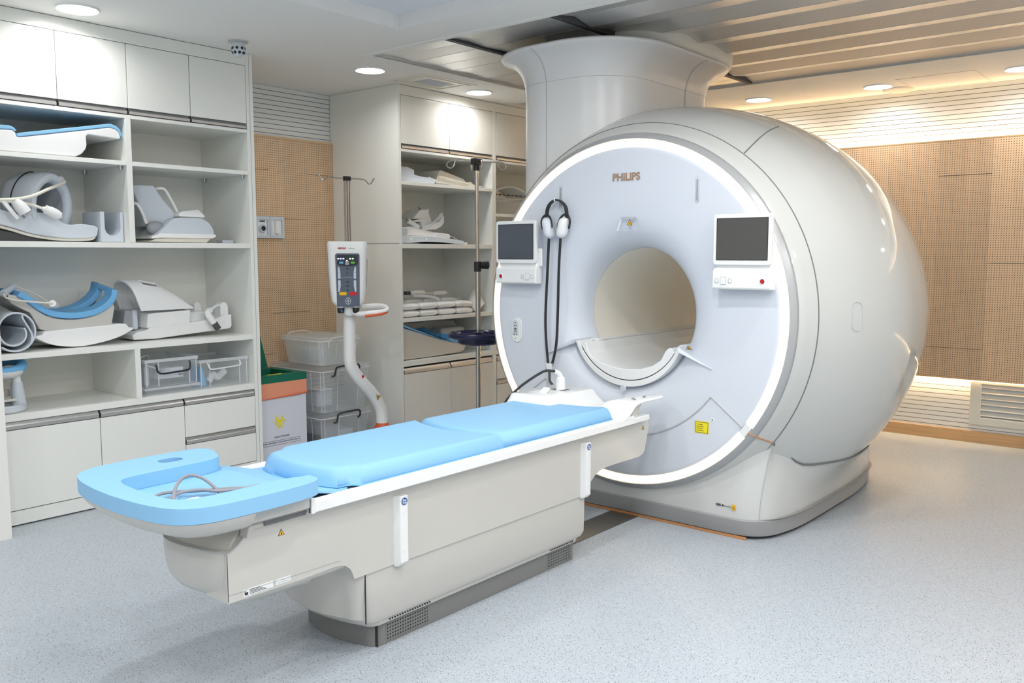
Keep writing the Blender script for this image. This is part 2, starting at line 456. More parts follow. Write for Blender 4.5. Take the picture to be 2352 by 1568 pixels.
# veneer butt joints
def joints(lst, ax):
    b = B()
    for a0, a1, z in lst:
        if ax == 'y': b.box((X1-.0512, a0, z-.0012), (X1-.05, a1, z+.0012))
        else: b.box((a0, Y1-.0308, z-.0012), (a1, Y1-.03, z+.0012))
    return b
struct('trim_6', joints([(1.44, 1.80, 1.97), (1.08, 1.44, 1.33), (1.44, 1.80, .70), (1.80, 2.16, .70), (.72, 1.08, .72)], 'y'), M['gap'])
struct('trim_7', joints([(3.6, 3.83, 2.01), (4.17, 4.55, 2.0), (3.83, 4.17, 1.66), (3.83, 4.17, .96), (3.6, 3.83, .66)], 'x'), M['gap'])
for z, l in ((2.195, 'warm light strip behind the top edge of the wood wall panel'), (.488, 'warm light strip behind the lower edge of the wood wall panel')):
    o = obj('led_strip', B().box((X1-.034, Y0+.2, z), (X1-.022, 5.45, z+.012)), M['led'], loc=(X1-.028, 1.6, z)); tag(o, l, 'light strip')  # LED strip hidden behind the panel edge

LAMPS = {}; LAMP_W = 3.4
# ceiling fittings
def downlight(loc, label, lens):
    t = thing('downlight', label, 'ceiling light', loc, 'round ceiling downlights')
    obj('trim_ring', B().lathe([(0, .082), (-.006, .094), (-.010, .098), (-.006, .102), (.0, .104)], loc, 'z', 40), M['white'], t)
    obj('lens', B().lathe([(-.002, .0005), (-.002, .086)], loc, 'z', 32), lens, t)
    near = loc[1] > 4.4 or loc[0] > 6.4; ln_ = lens.name+str(near)
    ld = LAMPS.get(ln_)
    if ld is None:
        ld = bpy.data.lights.new('downlight_lamp', 'AREA'); ld.shape = 'DISK'; ld.size = .16; ld.energy = LAMP_W*(.40 if near else 1.28); ld.spread = math.radians(158 if near else 180)
        ld.color = lens.node_tree.nodes['Principled BSDF'].inputs['Emission Color'].default_value[:3]
        LAMPS[ln_] = ld
    lo = bpy.data.objects.new('downlight_lamp', ld); COL.objects.link(lo); lo.location = (0, 0, -.004); lo.parent = t
    return t
dl = [((2.069, 4.558), 'round downlight above the tall shelf cabinet on the left'), ((3.981, 4.562), 'round downlight between the two shelf cabinets'),
      ((5.045, 4.547), 'round downlight above the second cabinet beside the ceiling air grille'), ((6.714, 3.062), 'round downlight nearest the white column on the warm side'),
      ((6.764, 2.157), 'round downlight beside the flat ceiling speaker'), ((6.72, 1.226), 'round downlight cut by the right edge of the picture')]
for i, ((x, y), l) in enumerate(dl): downlight((x, y, CZ), l, M['lamp'] if i < 3 else M['lampw'])
# unseen lamps carrying on the rows, partly added as fill light
for x, y, l in ((.35, 4.55, 'downlight in the left row behind the corner wall'), (-1.3, 4.55, 'downlight in the left row nearest the back wall'),
                (6.72, .25, 'downlight in the right row out of the picture'), (6.72, -1.1, 'downlight in the right row nearest the near wall'),
                (3.54, .9, 'downlight over the aisle in front of the scanner'), (3.54, -.9, 'downlight over the aisle nearest the near wall')):
    downlight((x, y, CZ), l, M['lamp'])
for x, y, l in ((.2, 1.6, 'added fill downlight in the recess above the camera side'), (-1.2, 1.6, 'added fill downlight in the recess nearest the back wall'), (1.7, -.6, 'added fill downlight in the recess near the near wall'), (.2, -1.2, 'added fill downlight in the far corner of the recess'), (1.9, 1.1, 'added fill downlight in the recess before the table'),
    (-.5, .2, 'added fill downlight in the recess beside its middle'), (1.1, .4, 'added fill downlight in the middle of the recess'), (2.7, 1.9, 'added fill downlight in the recess nearest the perforated sheets'), (2.7, .1, 'added fill downlight in the recess towards the near wall'), (1.2, 2.9, 'added fill downlight in the recess over the head end of the table'), (-.5, 3.0, 'added fill downlight in the recess behind the corner wall'), (2.7, -1.4, 'added fill downlight in the recess corner beside the bay')):
    downlight((x, y, CZ+.075), l, M['lamp'])  # unseen recess lamps added to fill the room with light
o = obj('ceiling_speaker', B().lathe([(0, .11), (-.008, .108), (-.014, .095), (-.016, .06), (-.016, .001)], (6.985, 2.08, CZ), 'z', 40), M['ivory'], loc=(6.985, 2.08, CZ))
tag(o, 'flat round cream ceiling disc beside a downlight', 'ceiling speaker')
o = obj('access_hatch', B().box((6.585, 1.474, CZ-.003), (7.09, 1.48, CZ)).box((6.585, 1.98, CZ-.003), (7.09, 1.986, CZ)).box((6.585, 1.474, CZ-.003), (6.591, 1.986, CZ)).box((7.084, 1.474, CZ-.003), (7.09, 1.986, CZ)), M['ivory'], loc=(6.84, 1.73, CZ))
tag(o, 'square ceiling access hatch outline near the right wall', 'hatch')
def grille(x, label):
    t = thing('ceiling_air_grille', label, 'air grille', (x, 4.545, CZ), 'ceiling air grilles')
    f = B()
    for k, (w, h) in enumerate(((.27, .005), (.22, .010), (.17, .006))):
        i = w-.035
        f.loft([[(x+sx*a, 4.545+sy*b2, CZ-z) for sx, sy in ((-1, -1), (1, -1), (1, 1), (-1, 1))] for a, b2, z in ((w, w*.65, 0), (w-.004, w*.65-.004, h), (i, i*.65, h), (i, i*.65, .001))], cap=False)
    obj('frame', f, M['ivory'], t, smooth=False)
    s = B()
    for k in range(9):
        yy = 4.545-.075+k*.018
        s.box((x-.125, yy, CZ-.006), (x+.125, yy+.004, CZ-.001))
    obj('slats', s, M['lgrey'], t, smooth=False)
grille(4.56, 'square white ceiling air grille over the left end of the second cabinet')
grille(5.75, 'square white ceiling air grille beside the column, further from the camera')
t = thing('ceiling_sensor', 'small white ceiling sensor with round dark holes above the left cabinet', 'sensor', (2.973, 4.547, CZ))
obj('mount_plate', B().lathe([(0, .001), (0, .054), (-.007, .054), (-.010, .045), (-.010, .001)], (2.973, 4.547, CZ), 'z', 36), M['alu'], t)
obj('body', B().lathe([(-.008, .036), (-.055, .038), (-.075, .028), (-.088, .016), (-.088, .001)], (2.973, 4.547, CZ), 'z', 36), M['lgrey'], t)
for k in range(8):
    for zz, rr in ((-.042, .0375), (-.067, .0335)):
        a = k*PI/4+(.39 if zz < -.05 else 0)
        d = Vector((math.cos(a), math.sin(a), -.7 if zz < -.05 else 0)).normalized(); p = Vector((2.973+math.cos(a)*rr, 4.547+math.sin(a)*rr, CZ+zz))
        obj('hole', B().cyl(p-d*.004, p+d*.0012, .0085, n=14), M['black'], t)

# louvre vent low on the right wall
t = thing('wall_louvre', 'white louvred air vent low on the right wall under the wood panel', 'air vent', (X1, 1.05, .11))
xv = X1-.028
obj('frame', slab([(.6, .14), (1.515, .14), (1.515, .463), (.6, .463)], [[(.67, .195), (1.44, .195), (1.44, .445), (.67, .445)]], xv, X1, lambda u, v, w: (w, u, v)), M['ivory'], t, bev=.003)
for k in range(6):
    z = .205+k*.042
    obj('blade', B().loft([[(xv+.003, y, z+.004), (xv+.022, y, z+.030), (xv+.025, y, z+.030), (xv+.006, y, z)] for y in (.67, 1.44)]), M['ivory'], t, smooth=False)
obj('back_panel', B().box((X1-.004, .66, .19), (X1-.001, 1.45, .45)), M['lgrey'], t)

# ---------------------------------------------------------------- cabinets
def cabinet(name, label, x0, x1, yf, yb, side_l, side_r, fronts, shelves, divs, seam=None, gloss=None):
    t = thing(name, label, 'cabinet', ((x0+x1)/2, yf, 0))
    L = M['lam']; G = gloss or L
    obj('side_panel', B().box((x0, yf, 0), (x0+side_l, yb, CZ-.001)), L, t, bev=.001, seg=1)
    obj('side_panel', B().box((x1-side_r, yf, 0), (x1, yb, CZ-.001)), L, t, bev=.001, seg=1)
    a, b = x0+side_l, x1-side_r
    obj('back_panel', B().box((a, yb-.21, .05), (b, yb-.19, CZ-.002)), M['lam_in'], t)
    obj('fascia', B().box((a, yf+.001, 2.548), (b, yf+.03, CZ-.003)), L, t, bev=.001, seg=1)
    obj('kick_board', B().box((a, yf+.004, .008), (b, yf+.02, .080)), L, t)
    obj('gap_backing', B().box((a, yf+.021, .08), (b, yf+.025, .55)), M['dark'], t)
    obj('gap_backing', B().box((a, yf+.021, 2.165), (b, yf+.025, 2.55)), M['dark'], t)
    for xa, xb, z0, z1 in shelves:
        obj('shelf', B().box((xa, yf+.002, z0), (xb, yb-.2, z1)), L, t, bev=.0015, seg=1)
    for xa, xb, z0, z1 in divs:
        obj('divider', B().box((xa, yf+.001, z0), (xb, yb-.2, z1)), L, t, bev=.0015, seg=1)
    for kind, xa, xb, z0, z1, hz in fronts:
        d = obj(kind, B().box((xa, yf, z0), (xb, yf+.018, z1)), G, t, bev=.001, seg=1)
        h0, h1 = hz
        hb = B().loft([[(x, yf+.012, h0), (x, yf-.001, h0+.002), (x, yf-.002, (h0+h1)/2), (x, yf+.010, h1-.008), (x, yf+.014, h1)] for x in (xa+.004, xb-.004)])
        obj('handle', hb, M['alu'], d, local=False, ang=25)
        ORG[d] = ORG[t]
    if seam: obj('panel_gap', B().box((x0-.0006, yf+.002, seam-.0012), (x0+.001, yb, seam+.0012)), M['gap'], t)
    for xa, xb, z0, z1 in shelves:
        if 1.85 < z0 < 1.93 or 1.6 < z0 < 1.75:
            for px in (xa+.012, xb-.012):
                for py in (yf+.05, yb-.26):
                    obj('shelf_pin', B().cyl((px, py, z0-.022), (px, py, z0), .006, .011, 10), M['alu'], t)
    return t
UH = (2.166, 2.199); LH = (.505, .545)
cabinet('shelf_cabinet', 'tall white open shelf cabinet at the left full of scanner coils', 1.16, 3.22, 4.784, 5.53, .02, .048,
    [('door', 1.18, 1.668, 2.2, 2.545, UH), ('door', 1.18, 1.668, .085, .503, LH), ('door', 1.672, 2.044, 2.2, 2.545, UH), ('door', 2.048, 2.419, 2.2, 2.545, UH), ('door', 2.423, 2.794, 2.2, 2.545, UH), ('door', 2.798, 3.169, 2.2, 2.545, UH),
     ('door', 1.672, 2.185, .085, .503, LH), ('door', 2.189, 2.685, .085, .503, LH), ('drawer', 2.689, 3.169, .312, .503, LH), ('drawer', 2.689, 3.169, .085, .266, (.268, .308))],
    [(1.18, 3.172, 2.143, 2.164), (1.18, 2.40, 1.887, 1.911), (2.433, 3.172, 1.887, 1.911), (1.18, 3.172, 1.435, 1.465), (1.18, 3.172, .864, .894), (1.18, 3.172, .547, .583)],
    [(2.40, 2.433, 1.465, 2.143), (2.40, 2.433, .583, .864)])
obj_ = [o for o in COL.objects if o.name == 'shelf_cabinet'][0]
obj('filler_strip', B().box((3.1945, 4.7832, .0), (3.1957, 4.7845, CZ-.002)), M['line'], obj_)
cabinet('shelf_cabinet', 'tall white shelf cabinet in the corner with glossy upper doors, behind the drip stand', 4.42, 7.05, 4.771, 5.545, .026, .03,
    [('door', 4.450, 4.950, 2.2, 2.545, UH), ('door', 4.954, 5.453, 2.2, 2.545, UH), ('door', 5.506, 6.02, 2.2, 2.545, UH), ('door', 6.024, 6.50, 2.2, 2.545, UH), ('door', 6.504, 7.018, 2.2, 2.545, UH),
     ('door', 4.450, 4.950, .085, .503, LH), ('door', 4.954, 5.453, .085, .503, LH), ('drawer', 5.506, 6.02, .352, .503, LH), ('drawer', 5.506, 6.02, .085, .306, (.308, .348)), ('door', 6.024, 7.018, .085, .503, LH)],
    [(4.446, 7.02, 2.143, 2.164), (4.446, 5.455, 1.905, 1.93), (4.446, 5.455, 1.441, 1.475), (4.446, 5.455, .893, .922), (4.446, 7.02, .56, .60), (5.50, 7.02, 1.706, 1.731), (5.50, 7.02, 1.2, 1.23), (5.50, 7.02, .893, .922)],
    [(5.455, 5.50, .6, 2.143), (5.455, 5.50, .08, .56), (5.455, 5.50, 2.164, 2.548)], seam=1.477, gloss=M['lam_gloss'])
YZ = lambda u, v, w: (w, u, v)      # outline in (y,z), thickness along x
XZ = lambda u, v, w: (u, w, v)      # outline in (x,z), thickness along y
def arc(cx, cy, r, a0, a1, n): return [(cx+r*math.cos(math.radians(a0+(a1-a0)*i/n)), cy+r*math.sin(math.radians(a0+(a1-a0)*i/n))) for i in range(n+1)]

def warn(parent, c, right, up, h, name='warning_sticker'):
    """amber warning triangle with black border and a small black mark"""
    R = Vector(right).normalized(); U = Vector(up).normalized(); W = R.cross(U).normalized(); c = Vector(c)
    def tri(s, d, dz=0):
        P = [R*(math.sin(k*2*PI/3)*s*h*.6)+U*(math.cos(k*2*PI/3)*s*h*.6) for k in range(3)]
        return [[c+W*d*0+W*(-.0005)+p for p in P], [c+W*d+p for p in P]]
    o = obj(name, B().loft(tri(1.12, .0006)), M['ink'], parent, smooth=False)
    obj('amber_face', B().loft(tri(.86, .0011)), M['amber'], o, smooth=False)
    mk = B().loft([[c+W*d+R*(math.cos(a*PI/4)*h*.11)+U*(math.sin(a*PI/4)*h*.16-h*.04) for a in range(8)] for d in (0, .0015)])
    obj('symbol', mk, M['ink'], o, smooth=False)
    return o

# ================================================================ scanner
AY, AZ = 2.5, 1.087
mri = thing('mri_scanner', 'large round white scanner with a glowing ring around its front and a round bore', 'scanner', (4.7, AY, 0))
O = (0, AY, AZ)
# front cover : flat satin disc rolling into the bore
fp = [(5.66, .345), (4.16, .345), (4.128, .345), (4.118, .3475), (4.06, .353), (4.0, .372), (3.955, .405), (3.925, .45), (3.911, .51), (3.904, .60), (3.900, .72), (3.898, .84), (3.898, .856), (3.903, .861)]
obj('front_cover', B().lathe(fp[2:], O, 'x', 144), M['disc'], mri, ang=50)
obj('bore_tube', B().lathe([(5.66, .345), (5.4, .345), (4.6, .345), (4.129, .345)], O, 'x', 96), M['bore'], mri)
obj('bore_rim', B().lathe([(4.126, .3475), (4.122, .3445), (4.132, .3435), (4.134, .346)], O, 'x', 96), M['ivory'], mri)
rp = [(3.905, .860), (3.8965, .8635), (3.8955, .88), (3.8965, .897), (3.905, .901)]
def ringarc(a0, a1, n): return B().lathe(rp, O, 'x', n, math.radians(a0), math.radians(a1))
r = obj('light_ring', ringarc(-35.3, 215.3, 160), M['ring'], mri)
obj('light_ring', ringarc(219.2, 320.8, 80), M['ring'], mri)
for a in (217.25, 322.75): obj('ring_gap_cover', B().lathe(rp, O, 'x', 6, math.radians(a-2), math.radians(a+2)), M['white'], mri)
obj('trim_ring', B().lathe([(3.910, .899), (3.899, .902), (3.898, .905), (3.918, .928), (3.93, .934), (3.94, .930)], O, 'x', 144), M['trim'], mri, ang=50)

# barrel
KX = [4.02, 4.12, 4.253, 4.486, 4.719, 4.951, 5.184, 5.417, 5.65]
KR = [.995, 1.052, 1.102, 1.139, 1.145, 1.124, 1.074, 1.013, .945]
def cr(xs, ys, x):
    for i in range(len(xs)-1):
        if x <= xs[i+1] or i == len(xs)-2:
            h = xs[i+1]-xs[i]; t = (x-xs[i])/h
            d = lambda k: ((ys[k+1]-ys[k])/(xs[k+1]-xs[k]) if k == 0 else (ys[k]-ys[k-1])/(xs[k]-xs[k-1]) if k == len(xs)-1 else (ys[k+1]-ys[k-1])/(xs[k+1]-xs[k-1]))
            m0, m1 = d(i)*h, d(i+1)*h
            return (2*t**3-3*t*t+1)*ys[i]+(t**3-2*t*t+t)*m0+(-2*t**3+3*t*t)*ys[i+1]+(t**3-t*t)*m1
def barrel(x, a, off=0):
    u = min(max((x-4.02)/.6, 0), 1); u = u*u*(3-2*u) if u < 1 else 1
    r0 = cr(KX, KR, x)+off
    return (x, AY+math.cos(a)*(r0+.095*u), max(.055, AZ-.026*u+math.sin(a)*(r0+.014*u)))
NB = 144
def bl(x, k=1., dx=0.): 
    p = [barrel(x, 2*PI*i/NB) for i in range(NB)]
    return [(x+dx, AY+(y-AY)*k, max(.055, AZ+(z-AZ)*k)) for _, y, z in p]
loops = [[(x, AY+math.cos(2*PI*i/NB)*rr, AZ+math.sin(2*PI*i/NB)*rr) for i in range(NB)] for x, rr in ((3.932, .931), (3.945, .9445), (3.965, .958), (3.99, .975), (4.015, .9915))]
obj('front_rim', B().loft(loops, cap=False), M['mri'], mri)
xs = [4.018+.03*i for i in range(55)]
loops = [bl(max(x, 4.02)) for x in xs if x < 5.645]+[bl(5.65)]+[bl(5.65, k, d) for k, d in ((.985, .03), (.955, .055), (.90, .075), (.80, .088), (.60, .095), (.352, .098))]
obj('barrel_shell', B().loft(loops, cap=False), M['mri'], mri)

# base fairing (lofted upward into the barrel) and plinth
half = [(3.935, 0), (3.935, .30), (3.935, .58), (3.940, .655), (3.956, .705), (3.985, .745), (4.03, .778), (4.10, .803), (4.25, .828), (4.45, .837), (4.75, .838), (5.05, .836), (5.30, .815), (5.48, .785), (5.60, .735), (5.655, .66), (5.67, .5), (5.67, 0)]
half = [half[0], half[1]]+[(q.x, q.y) for q in catmull([(x, y, 0) for x, y in half[2:-2]], 3)]+[half[-2], half[-1]]
def outline(off, fx, z, side=0., inset=0.):
    P = []
    hh = half+[(x, -y) for x, y in reversed(half[1:-1])]
    for x, y in hh:
        k = min(max((x-3.95)/.35, 0), 1)
        yy = y+math.copysign(off+side*k, y) if abs(y) > .3 else y
        xx = x+fx*(1-min(max((x-3.95)/.3, 0), 1)) + inset*(1 if x < 4.8 else -1)
        P.append((xx, AY+yy-math.copysign(inset, y) if abs(y) > .3 else AY+yy, z))
    return P
def fk(x):
    k = min(max((x-3.95)/.35, 0), 1); return k*k*(3-2*k)
def fzm(x): return .475-.14*fk(x)
def fhw(x, zz):
    u = min(max((x-4.02)/.6, 0), 1); u = u*u*(3-2*u); r0 = cr(KX, KR, min(max(x, 4.02), 5.65))
    return (r0+.095*u)*math.sqrt(max(1-((zz-AZ+.026*u)/(r0+.014*u))**2, 0))
def fair(t):
    """fairing section: plinth plan at t=0 flaring to meet the barrel at t=1, then hidden inside it"""
    P = []
    for x, y, _ in outline(0, 0, 0):
        dy = y-AY; zm = fzm(x); tt = min(t, 1)
        z = .098+(zm-.098)*tt+max(0, t-1)*.15
        if abs(dy) > .3:
            tgt = fhw(x, zm)+.003 if 3.984 <= x <= 5.61 else abs(dy)+(.03 if x < 4.5 else 0)
            side = abs(dy)+(tgt-abs(dy))*tt**2
            if t > 1: side = min(side, fhw(x, z)-.012)
            dy = math.copysign(side, dy)
        xx = x+(1-fk(x))*max(0, z-.15)*.16 if x < 5.4 else x+.05*tt*(1 if x > 5.64 else .5)
        P.append((xx, AY+dy, z))
    return P
obj('base_fairing', B().loft([fair(t) for t in (0, .1, .2, .3, .4, .5, .6, .7, .8, .9, 1, 1.3, 1.7, 2.2)], cap=False), M['fair'], mri, ang=60)
obj('plinth', B().loft([outline(-.004, 0, .018), outline(.004, -.006, .03), outline(.006, -.008, .093), outline(.0, -.002, .100), outline(-.02, .02, .100)], cap=False), M['plinth'], mri, ang=40)
obj('plinth_shadow_band', B().loft([outline(-.02, .02, .0, 0, .03), outline(-.02, .02, .02, 0, .03)], cap=False), M['dark'], mri)  # dark band painted in for the black shadow under the plinth
obj('copper_strip', B().box((3.9385, 1.80, .001), (3.943, 3.2, .014)), M['copper_and_glow'], mri)
idx = [i for i, q in enumerate(fair(0)) if q[1] < AY-.6 and 3.98 < q[0] < 5.62]
sm = [Vector(fair(1)[i])+Vector((0, -.004, .001)) for i in idx]
sm = sm if sm[0].x < sm[-1].x else sm[::-1]
obj('panel_gap', B().tube([(4.015, 1.704, .487)]+sm, .0052, 6, 0), M['line'], mri)
fi = min((i for i, q in enumerate(fair(0)) if q[1] < AY), key=lambda i: abs(fair(0)[i][0]-3.985))
obj('panel_gap', B().tube([Vector(fair(k/10)[fi])+Vector((-.001, -.0005, 0)) for k in range(11)], .0022, 6, 0), M['line_l'], mri)
# panel gaps
def ringpts(x, rr, a0, a1, n): return [(x, AY+math.cos(math.radians(a0+(a1-a0)*i/n))*rr, AZ+math.sin(math.radians(a0+(a1-a0)*i/n))*rr) for i in range(n+1)]
obj('panel_gap', B().tube(ringpts(4.017, .9925, -35, 217, 120), .0028, 6, 0), M['line'], mri)
obj('panel_gap', B().tube(ringpts(3.902, .645, 217.2, 322.8, 60), .0042, 6, 0), M['line_l'], mri)
for a in (217.2, 322.8):
    ca, sa = math.cos(math.radians(a)), math.sin(math.radians(a))
    P = [(x, AY+ca*rr, AZ+sa*rr) for x, rr in ((3.902, .645), (3.899, .75), (3.898, .858))]
    obj('panel_gap', B().tube(P, .0042, 6, 0), M['line_l'], mri)
    P = [(x, AY+ca*rr, AZ+sa*rr) for x, rr in ((3.897, .9), (3.90, .908), (3.924, .932), (3.945, .946), (3.98, .969), (4.017, .993))]
    obj('panel_gap', B().tube(P, .0036, 6, 0), M['copper_and_glow'], mri)  # outer seam coloured orange to paint in the ring's warm glow
# seams on the barrel top and side
P = [barrel(x, math.radians(a), .0005) for x, a in ((4.022, 127), (4.08, 126), (4.16, 124.5), (4.27, 122.5), (4.40, 120.5))]
obj('panel_gap', B().tube(P, .003, 6, 3), M['line'], mri)
P = [barrel(x, math.radians(a), .0005) for x, a in ((4.9, 222), (4.6, 221), (4.3, 219), (4.1, 217.8), (4.02, 217.3))]
# oval grip recess on the right flank
def on_flank(c, a0, dx, dz):
    return barrel(c+dx, a0+dz, .0006)
ov = []
for i in range(40):
    t = 2*PI*i/40
    sx, sz = math.cos(t)*.026, math.sin(t)
    ov.append(on_flank(4.20, math.radians(178.8), sx, (.026*sz+(.044 if sz > 0 else -.044))/1.1))
obj('grip_recess', B().tube(ov, .0022, 6, 0, closed=True), M['line_l'], mri)
# patient bridge filling the bottom of the bore
oa = arc(2.496, 1.047, .350, -21, -159, 40)
ia = arc(2.496, 1.070, .341, -157, -25.5, 40)
obj('bridge_lip', slab([(y, z) for y, z in oa]+[(2.174, .918)]+[(y, z) for y, z in ia]+[(2.818, .921)], [], 3.922, 5.6, YZ), M['white'], mri, bev=.003, seg=2)
tp = [(2.768, .921), (2.755, .915), (2.742, .868), (2.715, .838), (2.66, .812), (2.58, .795), (2.496, .789), (2.41, .797), (2.335, .82), (2.285, .855), (2.262, .90), (2.243, .918), (2.228, .921)]
ga = arc(2.496, 1.070, .337, -149, -31, 36)
obj('bridge_tray', slab(tp+[(y, z) for y, z in ga], [], 3.926, 5.6, YZ), M['tray'], mri, bev=.004, seg=2, ang=25)
obj('bridge_shadow_gap', B().prism(arc(2.496, 1.070, .3405, -148, -32, 36)+arc(2.496, 1.070, .3368, -32, -148, 36), 'x', 3.9275, 4.2), M['gap'], mri)
obj('drain_notch', B().prism(rrect(.026, .034, .012, 5, (2.50, .689)), 'x', 3.9, 3.916), M['lgrey'], mri)
# shelves left and right of the cradle
for s in (-1, 1):
    y0 = AY+s*.315
    obj('shoulder_wedge', B().loft([[(3.90, y0+s*.012, .93), (3.90, y0+s*.205, .832), (3.893, y0+s*.02, .905)], [(4.06, y0-s*.01, .935), (3.93, y0+s*.17, .84), (4.06, y0, .915)]]), M['disc'], mri, smooth=False)
for s in (-1, 1):
    obj('bore_ledge', B().box((4.05, AY+s*.255 if s < 0 else AY+.255, .918), (5.6, AY+s*.255+.07*s if s > 0 else AY-.255-.0, .926)) if s > 0 else B().box((4.05, AY-.325, .918), (5.6, AY-.255, .926)), M['white'], mri)
# laser recess above the bore
obj('laser_recess', B().loft([[(3.8985, 2.52, 1.589), (3.8985, 2.432, 1.589), (3.8985, 2.400, 1.520), (3.8985, 2.545, 1.520)], [(3.9055, 2.515, 1.584), (3.9055, 2.437, 1.584), (3.901, 2.406, 1.521), (3.901, 2.539, 1.521)]], cap=False), M['disc'], mri, smooth=False)
obj('laser_window', B().box((3.8975, 2.434, 1.579), (3.8995, 2.518, 1.589)), M['line_l'], mri)
warn(mri, (3.8978, 2.468, 1.557), (0, -1, 0), (0, 0, 1), .029)
warn(mri, (3.912, 2.118, .928), (0, -1, 0), (-.6, 0, .8), .03)
# lettering
text('lettering', 'PHILIPS', .0535, (3.8985, 2.492, 1.794), (0, -1, 0), (0, 0, 1), M['gold'], mri, ext=.001, bold=.0016, sx=.99)
# slots for hangers
for y, nm in ((2.082, 'hanger_slot'), (2.913, 'hanger_slot')):
    o = obj(nm, slab([(y+p[0], 1.71+p[1]) for p in rrect(.021, .124, .0105, 6)], [[(y+p[0], 1.71+p[1]) for p in rrect(.017, .120, .0085, 6)]], 3.8985, 3.9, YZ), M['line_l'], mri)
    obj('slot_bar', B().prism([(y+p[0], 1.71+p[1]) for p in rrect(.009, .104, .004, 4)], 'x', 3.897, 3.8995), M['grey'], o)
# socket plate on the left of the front
o = obj('socket_plate', B().prism([(3.222+p[0], .961+p[1]) for p in rrect(.072, .140, .034, 8)], 'x', 3.893, 3.9), M['white'], mri, bev=.002)
so = rrect(.040, .09, .004, 3, (3.231, .975)); so = [(y, z) for y, z in so if z < 1.0]+[(3.231+math.cos(a)*.02, 1.0+math.sin(a)*.02) for a in [PI*i/10 for i in range(11)]]
so.sort(key=lambda p: math.atan2(p[1]-.97, p[0]-3.231))
obj('socket_insert', B().prism(so, 'x', 3.8915, 3.894), M['lgrey'], o)
sk = B()
for dy, dz, w, h in ((0, .028, .005, .005), (-.006, .012, .005, .006), (.006, .012, .005, .006), (0, -.005, .018, .004), (0, -.014, .016, .003), (0, -.024, .016, .003), (-.009, -.038, .005, .006), (.009, -.038, .005, .006), (0, -.063, .004, .004)):
    sk.box((3.8895, 3.231+dy-w/2, .975+dz-h/2), (3.892, 3.231+dy+w/2, .975+dz+h/2))
obj('sockets', sk, M['ink'], o, smooth=False)
# yellow label, screw, stickers on the lower front
o = obj('yellow_label', B().box((3.8983, 1.993, .509), (3.9003, 2.069, .570)), M['yellow'], mri)
ln = B().box((3.8979, 1.996, .512), (3.8984, 2.066, .514)).box((3.8979, 1.996, .565), (3.8984, 2.066, .567)).box((3.8979, 1.996, .512), (3.8984, 1.998, .567)).box((3.8979, 2.064, .512), (3.8984, 2.066, .567))
for k in range(4): ln.box((3.8979, 2.02+.006*(k % 2), .523+k*.010), (3.8984, 2.060, .525+k*.010))
obj('label_print', ln, M['ink'], o, smooth=False)
obj('cover_screw', B().cyl((3.8975, 1.974, .585), (3.902, 1.974, .585), .0095, n=20), M['white'], mri)
obj('screw_socket', B().cyl((3.8968, 1.974, .585), (3.8985, 1.974, .585), .0035, n=14), M['ink'], mri)
fx = 3.9335
o = obj('grounding_sticker', B().box((fx, 1.858, .139), (fx+.004, 1.878, .166)), M['amber'], mri)
ln = B().box((fx-.0006, 1.935, .150), (fx+.001, 1.962, .152)).box((fx-.0006, 1.938, .154), (fx+.001, 1.962, .156)).box((fx-.0006, 1.935, .158), (fx+.001, 1.962, .160)).box((fx-.0006, 1.882, .152), (fx+.001, 1.925, .154))
ln.cyl((fx-.0006, 1.926, .155), (fx+.001, 1.926, .155), .005, n=12)
obj('sticker_print', ln, M['ink'], mri, smooth=False)
warn(o, (fx-.0004, 1.868, .151), (0, -1, 0), (0, 0, 1), .014, 'triangle')

# touch screens with their control strips
def screen(y, s, sm, lbl):
    y0, y1 = y-.1455, y+.1455
    p = obj('touchscreen', B().prism([(y+q[0], 1.466+q[1]) for q in rrect(.291, .238, .016, 6)], 'x', 3.832, 3.852), M['white'], mri, bev=.003)
    lab(p, lbl)
    obj('display', B().box((3.8305, y-.126, 1.3715), (3.8335, y+.126, 1.5635)), sm, p)
    obj('display_edge', slab([(y+q[0], 1.4675+q[1]) for q in rrect(.257, .197, .002, 2)], [[(y+q[0], 1.4675+q[1]) for q in rrect(.251, .191, .002, 2)]], 3.830, 3.833, YZ), M['black'], p)
    obj('neck', B().box((3.85, y-.138, 1.29), (3.885, y+.138, 1.40)), M['white'], p, bev=.008)
    obj('arm', B().box((3.86, y-.10, 1.29), (3.9, y+.10, 1.5)), M['white'], p, bev=.01)
    if s > 0: obj('side_plate', B().box((3.858, y-.168, 1.33), (3.868, y-.13, 1.43)), M['white'], p, bev=.004)
    cb = obj('control_strip', B().loft([[(3.848, yy, 1.333), (3.830, yy, 1.318), (3.828, yy, 1.238), (3.836, yy, 1.232), (3.89, yy, 1.232), (3.89, yy, 1.333)] for yy in (y0-.001, y1+.001)]), M['white'], mri, bev=.006)
    ye = y+s*.107 
    obj('red_button', B().lathe([(0, .0005), (0, .0085), (.004, .0105), (.006, .011)], (3.8245, ye, 1.272), 'x', 24), M['red'], cb)
    obj('button_collar', B().lathe([(0, .011), (-.002, .0125), (.0, .0145), (.003, .0155)], (3.8275, ye, 1.272), 'x', 24), M['white'], cb)
    yk = y-s*.088
    for dy in (-.0345, 0, .0345):
        w, h = (.026, .033) if dy == 0 else (.014, .018)
        obj('key', B().prism([(yk+dy+q[0], 1.272+q[1]) for q in rrect(w, h, .003, 3)], 'x', 3.824 if dy == 0 else 3.8265, 3.83), M['tray'], cb, bev=.0015)
        obj('key_frame', slab([(yk+dy+q[0], 1.272+q[1]) for q in rrect(w+.004, h+.004, .004, 3)], [[(yk+dy+q[0], 1.272+q[1]) for q in rrect(w+.001, h+.001, .003, 3)]], 3.8272, 3.829, YZ), M['line_l'], cb)
